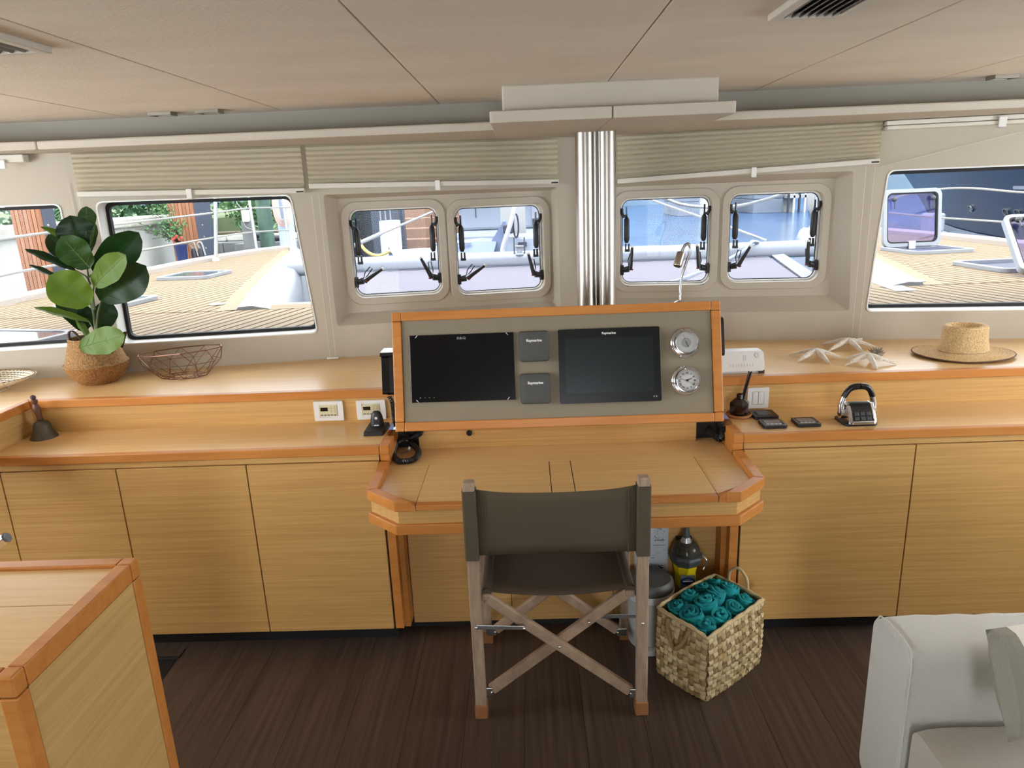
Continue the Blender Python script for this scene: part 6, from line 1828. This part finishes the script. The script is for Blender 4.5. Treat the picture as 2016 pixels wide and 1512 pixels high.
MB().box(-4.9, -3.9, 12.05, 12.4, -0.85, 1.0).build('dock_step', STN, bl)

# palm fronds over the wall
pm = root('palm', (-6.1, 9.6, 1.5), 'small palm with spread fronds behind the seawall cap', 'palm')
rn = random.Random(6)
MB().tube([(-6.1, 9.9, 1.4), (-6.05, 9.9, 2.2)], [0.09, 0.07], 10).build('palm_trunk', mat('palm_bark', (150, 142, 138), 0.9, var=0.4, scale=14), pm)
for k in range(9):
    a = R(200 + 160 * k / 8)
    c0_ = Vector((-6.02, 9.5, 1.72)); d = Vector((math.cos(a), -0.15, math.sin(a) * 0.85))
    m = MB()
    for j in range(8):
        t = 0.25 + 0.75 * j / 7
        p = c0_ + d * 0.42 * t
        for sg in (-1, 1):
            e = (d + sg * 0.5 * Vector((-d.z, 0, d.x))).normalized()
            m.add([p, p + e * 0.11 + Vector((0.006, 0, 0.004)), p + e * 0.12], [(0, 1, 2)])
    m.tube([c0_, c0_ + d * 0.45], [0.006, 0.002], 4)
    m.build('frond', GRN[2], pm)

# dock, tender and other boats ahead
BLUE = mat('blue_steel', (110, 140, 190), 0.5)
r_ = root('blue_steel_pile', (-3.9, 14.5, -0.85), 'blue and dark steel sheet piling left of the tender', 'pile')
for a, b, m_ in ((-3.95, -3.50, BLUE), (-3.50, -3.30, FEN), (-3.05, -2.55, GREY)):
    MB().box(a, b, 14.4, 14.9, -0.85, 2.2).build('steel_panel', m_, r_, bevel=0.02)
MB().box(-4.2, -2.5, 14.9, 15.2, -0.85, 1.6).build('back_panel', GREY, r_)
wp = root('white_pile', (-2.55, 13.0, -0.85), 'thick white pile with box cap and cleats behind the tender', 'pile')
MB().lathe([(0.19, -0.85), (0.19, 1.25), (0.16, 1.26)], 28, org=(-2.42, 13.0, 0)).build('pile_shaft', mat('white_sleeve', (206, 212, 226), 0.5), wp, smooth=40)
for dx in (-0.12, -0.03, 0.06):
    MB().tube([(-2.45 + dx, 12.95, 1.22), (-2.45 + dx, 12.95, 1.46)], 0.018, 8).build('cap_leg', STEEL, wp)
MB().lathe([(0.20, 1.45), (0.20, 1.85), (0.15, 1.9)], 28, org=(-2.45, 13.0, 0)).build('cap_box', mat('white_cap', (226, 228, 230), 0.5), wp, smooth=40)
tr_ = root('tan_steps', (-1.9, 16.0, -0.85), 'tan brick terrace steps behind the tender', 'steps')
TAN = mat('tan_brick', (150, 119, 98), 0.8, var=0.1, scale=4)
for k in range(6):
    MB().box(-2.95, 0.2, 15.2 + 0.35 * k, 15.2 + 0.35 * (k + 1) + 0.3, -0.85, 0.55 + 0.21 * k).build('step', TAN, tr_, bevel=0.02)
yc = line('power_cable', [at(703, 458, 8.6), at(712, 484, 8.6), at(728, 499, 8.6), at(745, 503, 8.6), at(758, 499, 8.6), at(768, 494, 8.6)], 0.020, 'yellow shore power cable sagging behind the crossbeam', mat('yellow_cable', (238, 198, 92), 0.6), 'cable')
pl = root('boat_pole', Vector((-1.90, 7.06, 1.118)), 'white telescopic boat pole slanting across the hatch view', 'pole')
MB().tube([Vector((-1.90, 7.06, 1.118)), at(702, 481, 7.12), at(750, 460, 7.2)], 0.021, 10).build('grip_section', LL, pl)
MB().tube([at(750, 460, 7.2), at(866, 411, 7.4)], 0.012, 10).build('thin_section', LL, pl)
# tender: small white motor boat lying across the view
TW = mat('tender_white', (140, 146, 156), 0.3); TB = mat('tender_blue_grey', (106, 119, 143), 0.35)
td = root('motor_tender', (-0.4, 10.2, -0.6), 'white motor tender moored ahead of the crossbeam', 'boat')
def tsec(x, w_, zk, zg, zd_):
    return [Vector((x, 10.4 - w_, zg)), Vector((x, 10.4 - w_ * 0.98, zg - 0.05)), Vector((x, 10.4 - w_ * 0.75, zk + 0.25)), Vector((x, 10.4, zk)), Vector((x, 10.4 + w_ * 0.75, zk + 0.25)), Vector((x, 10.4 + w_, zg)), Vector((x, 10.4 + w_ * 0.6, zd_ + 0.03)), Vector((x, 10.4, zd_ + 0.06)), Vector((x, 10.4 - w_ * 0.6, zd_ + 0.03))]
secs = [tsec(-1.98, 0.04, 0.72, 0.86, 0.86), tsec(-1.85, 0.22, 0.35, 0.85, 0.87), tsec(-1.5, 0.48, 0.0, 0.80, 0.88), tsec(-0.9, 0.75, -0.4, 0.76, 0.86), tsec(0.0, 0.85, -0.6, 0.74, 0.80), tsec(1.2, 0.85, -0.6, 0.74, 0.78), tsec(2.0, 0.8, -0.55, 0.74, 0.78)]
m = MB(); m.loft(secs, closed=True, caps=True); m.build('hull', TW, td, smooth=45)
m = MB(); m.loft([[s_[0] + Vector((0, -0.012, 0.012)), s_[1] + Vector((0, -0.016, -0.01))] for s_ in secs]); m.build('rub_rail', TB, td)
m = MB(); m.loft([[Vector((x, 10.4 - w_, z_)), Vector((x + 0.05, 10.4 - w_ * 0.7, z_ + h_)), Vector((x + 0.05, 10.4 + w_ * 0.7, z_ + h_)), Vector((x, 10.4 + w_, z_))] for x, w_, z_, h_ in ((-1.55, 0.1, 0.88, 0.02), (-1.2, 0.4, 0.87, 0.13), (-0.7, 0.5, 0.86, 0.17), (-0.45, 0.5, 0.84, 0.17))], caps=True, closed=True); m.build('bow_cover', TB, td, smooth=35)
MB().box(-1.25, -0.75, 9.98, 10.02, 1.0, 1.03).build('grab_rail', TW, td, bevel=0.01)
MB().box(-0.30, 0.20, 10.1, 10.7, 0.78, 1.08).build('console', TW, td, bevel=0.05)
m = MB(); m.hexa([(-0.62, 10.15, 0.80), (-0.2, 10.15, 0.80), (-0.2, 10.65, 0.80), (-0.62, 10.65, 0.80), (-0.30, 10.15, 1.28), (-0.27, 10.15, 1.28), (-0.27, 10.65, 1.28), (-0.30, 10.65, 1.28)]); m.build('windscreen', TB, td)
MB().box(-0.36, 0.02, 10.9, 11.0, 0.9, 1.62).build('seat_back', LL, td, bevel=0.02)
MB().tube([Vector((-0.12 + 0.10 * math.cos(2 * math.pi * k / 20) * 0.35, 10.05 + 0.0, 1.22 + 0.16 * math.sin(2 * math.pi * k / 20))) for k in range(20)], 0.014, 6, closed=True).build('steering_wheel', FEN, td)
MB().box(-0.30, -0.16, 10.0, 10.1, 1.12, 1.24).build('gauge_cluster', FEN, td, bevel=0.02)
MB().box(-0.10, 0.02, 10.05, 10.1, 0.93, 0.99).build('hatch_plate', FEN, td)
m = MB(); m.loft([[Vector((x, 10.1, z_)), Vector((x, 10.3, z_ + 0.06)), Vector((x, 10.7, z_ + 0.05))] for x, z_ in ((0.22, 0.98), (0.32, 1.14), (0.45, 1.18), (0.6, 1.08), (0.8, 0.90))]); m.build('engine_cowl', TW, td, smooth=50)
# catamaran-style white cruiser behind
wc = root('white_cruiser', (0.0, 14.5, -0.85), 'white cabin cruiser behind the tender', 'boat')
MB().box(-1.35, 1.05, 14.0, 17.0, -0.85, 0.95).build('hull', TW, wc, bevel=0.1)
MB().box(-1.3, 1.0, 14.4, 17.0, 0.95, 2.4).build('cabin', TW, wc, bevel=0.06)
m = MB(); m.prism(rrect(0.15, 0.66, 1.05, 1.50, 0.1), lambda a, b, c_: Vector((a, 14.37 + c_, b)), 0, 0.05); m.build('cabin_window', mat('warm_dim_cabin', (150, 150, 158), 0.4), wc)
MB().box(0.16, 0.65, 14.35, 14.38, 1.02, 1.14).build('window_shade', FEN, wc)
MB().tube([(-1.5, 14.2, 1.60), (1.1, 14.2, 1.58)], 0.04, 10).build('boom', FEN, wc)
MB().box(-1.5, 1.1, 14.25, 14.35, 1.62, 1.95).build('sail_bag', mat('pale_lilac_canvas', (178, 186, 216), 0.8), wc, bevel=0.05)
for x in (-0.95, 0.78):
    MB().tube([(x, 14.18, 1.68), (x + 0.01, 14.18, 1.2)], 0.012, 6).build('strop', FEN, wc)
fs = line('forestay_tube', [at(990, 502, 7.05), at(990, 488, 7.05), at(997, 465, 7.05), at(1008, 430, 7.05), at(1016, 395, 7.05)], 0.026, 'grey bowsprit stay rising from the crossbeam', mat('stay_grey', (186, 184, 192), 0.4), 'stay')
rl = root('furling_reel', at(1024, 500, 7.0), 'small white furling reel on the crossbeam', 'reel')
q0 = at(1023, 502, 6.99)
MB().lathe([(0.045, 0), (0.045, 0.012), (0.026, 0.02), (0.026, 0.07), (0.045, 0.08), (0.045, 0.09)], 20, org=q0).build('drum', GEL, rl, smooth=40)
for dx in (-0.05, 0.05):
    MB().box(q0.x + dx - 0.006, q0.x + dx + 0.006, q0.y - 0.01, q0.y + 0.01, q0.z - 0.02, q0.z + 0.17).build('bracket', GRY, rl)
# ropes over the water
line('mooring_line', [at(1270, 389, 7.8), at(1335, 412, 7.8), at(1440, 448, 7.6), at(1510, 474, 7.3)], 0.014, 'long white mooring line slanting over the water')
line('mooring_line', [at(1300, 386, 9.0), at(1340, 402, 9.0), at(1395, 408, 9.0), at(1455, 405, 9.0), at(1510, 392, 8.6), at(1560, 376, 8.0), Vector((3.10, 7.65, 1.66))], 0.022, 'thick white mooring line sagging over the water')
line('grey_hose', [on(1300, 562, 0.99), on(1350, 548, 0.99), on(1420, 517, 0.99), at(1465, 494, 6.8), at(1480, 477, 6.9), at(1492, 477, 7.0)], 0.018, 'grey hose lying across the trampoline', mat('hose_grey', (126, 134, 146), 0.5), 'hose')
rc3 = root('rope_coil', (3.2, 7.6, 1.3), 'white rope coil hung on the right bow stanchion', 'rope')
for k in range(6):
    c0_ = at(1613, 392, 7.55)
    MB().tube([c0_ + Vector(((0.06 + 0.007 * k) * math.cos(2 * math.pi * j / 20), 0.01 * k, (0.14 + 0.008 * k) * math.sin(2 * math.pi * j / 20))) for j in range(20)], 0.008, 6, closed=True).build('rope_turn', LL, rc3)
# bridge piers and far dock
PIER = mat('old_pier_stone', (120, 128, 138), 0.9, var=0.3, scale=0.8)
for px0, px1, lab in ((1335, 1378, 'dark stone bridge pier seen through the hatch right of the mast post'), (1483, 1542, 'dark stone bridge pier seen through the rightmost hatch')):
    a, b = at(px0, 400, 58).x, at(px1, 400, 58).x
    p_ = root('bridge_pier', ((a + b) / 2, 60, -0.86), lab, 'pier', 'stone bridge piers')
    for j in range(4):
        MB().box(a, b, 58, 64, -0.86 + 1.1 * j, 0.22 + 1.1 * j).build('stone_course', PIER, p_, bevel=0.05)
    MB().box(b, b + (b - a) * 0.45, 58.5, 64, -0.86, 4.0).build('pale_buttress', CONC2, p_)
fdk = root('far_dock', (22, 58, -0.86), 'far floating dock with white railing beyond the right bow', 'dock')
a, b = at(1553, 395, 57).x, at(1640, 395, 57).x
MB().box(a, b, 57, 60, 0.25, 0.45).build('deck_slab', LL, fdk)
for k in range(9):
    MB().box(a + (b - a) * k / 8 - 0.06, a + (b - a) * k / 8 + 0.06, 57, 57.2, -0.85, 2.2).build('post', CONC if k % 2 else FEN, fdk)
bank = MB().box(-60, 130, 95, 100, -0.86, 16.0).build('far_bank', mat('hazy_bank', (112, 132, 148), 0.9, var=0.25, scale=0.15))  # raised tall and blue-grey so water mirrors it instead of bright sky
tag(bank, 'hazy far bank across the water, raised for the reflections', kind='structure')

# navy yacht hull on the right
NAVY = mat('navy_hull', (30, 44, 66), 0.3, c2=(22, 34, 56), scale=0.5, bump=0.10, bscale=1.5, spec=0.3)
ny_ = root('navy_yacht', (17, 25, -0.86), 'large navy blue yacht hull with portholes beyond the right deck', 'yacht')
wlp = [(20.6, 37.0), (19.4, 33.6), (18.2, 30.6), (17.2, 27.6), (16.6, 25.0), (16.1, 20.0), (16.0, 12.0), (16.0, 6.0)]
tpp = [(17.2, 36.6), (15.9, 33.0), (15.2, 30.0), (14.8, 27.0), (14.6, 24.5), (14.5, 20.0), (14.5, 12.0), (14.5, 6.0)]
rows = []
for (wx, wy), (tx_, ty_) in zip(wlp, tpp):
    row = []
    for i in range(13):
        t = i / 12
        z_ = -0.9 + 4.4 * t
        k_ = t ** 1.25
        row.append(Vector((wx + (tx_ - wx) * k_, wy + (ty_ - wy) * k_, z_)))
    rows.append(row)
m = MB(); m.loft(rows); hull_mb = m
m.build('hull_side', NAVY, ny_, smooth=80)
m = MB(); m.loft([[r_[0] + Vector((-0.06, -0.06, 0)), r_[0].lerp(r_[1], 0.9) + Vector((-0.06, -0.06, 0))] for r_ in rows]); m.build('boot_stripe', GEL, ny_)
m = MB(); m.loft([[Vector((22.5, 37.6, -0.9 + 4.4 * i / 12)) for i in range(13)], rows[0]]); m.build('stem', NAVY, ny_, smooth=80)
from mathutils.bvhtree import BVHTree
bv_ = BVHTree.FromPolygons([tuple(v) for v in hull_mb.v], hull_mb.f)
PORT = mat('porthole_glass', (12, 14, 18), 0.3)
for px, py in ((1849, 402), (1912, 410), (1982, 417), (2005, 419)):
    d = ray(px, py).normalized()
    hit, nrm, _, _ = bv_.ray_cast(CAM, d)
    if hit:
        if nrm.dot(d) > 0: nrm = -nrm
        u = Vector((0, 0, 1)).cross(nrm).normalized(); v = nrm.cross(u)
        fnp = lambda a, b, c_, h=hit, u=u, v=v, n_=nrm: h + u * a + v * b + n_ * c_
        MB().plate(rrect(-0.15, 0.15, -0.13, 0.13, 0.08), [rrect(-0.125, 0.125, -0.105, 0.105, 0.06)], fnp, 0.0, 0.05).build('porthole_ring', STEEL, ny_)
        MB().prism(rrect(-0.13, 0.13, -0.11, 0.11, 0.06), fnp, 0.0, 0.03).build('porthole', PORT, ny_)
d = ray(2012, 369).normalized()
hit, nrm, _, _ = bv_.ray_cast(CAM, d)
if hit:
    if nrm.dot(d) > 0: nrm = -nrm
    u = Vector((0, 0, 1)).cross(nrm).normalized(); v = nrm.cross(u)
    MB().prism(rrect(-0.42, 0.42, -0.05, 0.05, 0.03), lambda a, b, c_: hit + u * a + v * b + nrm * c_, 0.0, 0.04).build('name_plate', GEL, ny_)
# small moored dinghy with buoy, seen through the open hatch lid
dg = root('moored_dinghy', (9.0, 19.0, -0.85), 'pale pink-white moored dinghy seen through the open hatch lid', 'boat')
dcx, dcy = at(1815, 410, 18).x, 18.0
secs = []
for t, w_, zg in ((-1.0, 0.06, 1.0), (-0.7, 0.35, 0.85), (0.0, 0.55, 0.7), (0.9, 0.55, 0.65)):
    secs.append([Vector((dcx + t * 0.9, dcy - w_, zg - 0.35)), Vector((dcx + t * 0.9, dcy - w_ * 0.7, -0.3)), Vector((dcx + t * 0.9, dcy, -0.5)), Vector((dcx + t * 0.9, dcy + w_, zg - 0.35)), Vector((dcx + t * 0.9, dcy, zg - 0.4))])
m = MB(); m.loft(secs, closed=True, caps=True); m.build('hull', TW, dg, smooth=50)
MB().box(dcx + 0.1, dcx + 0.5, dcy - 0.2, dcy + 0.2, 0.3, 0.75).build('console', TW, dg, bevel=0.05)
bu = MB().ball((at(1778, 409, 16).x, 16, -0.70), 0.16, 16, 10).build('mooring_buoy', mat('buoy_peach', (222, 190, 164), 0.5), smooth=60)
tag(bu, 'round peach mooring buoy seen through the open hatch lid', 'buoy')
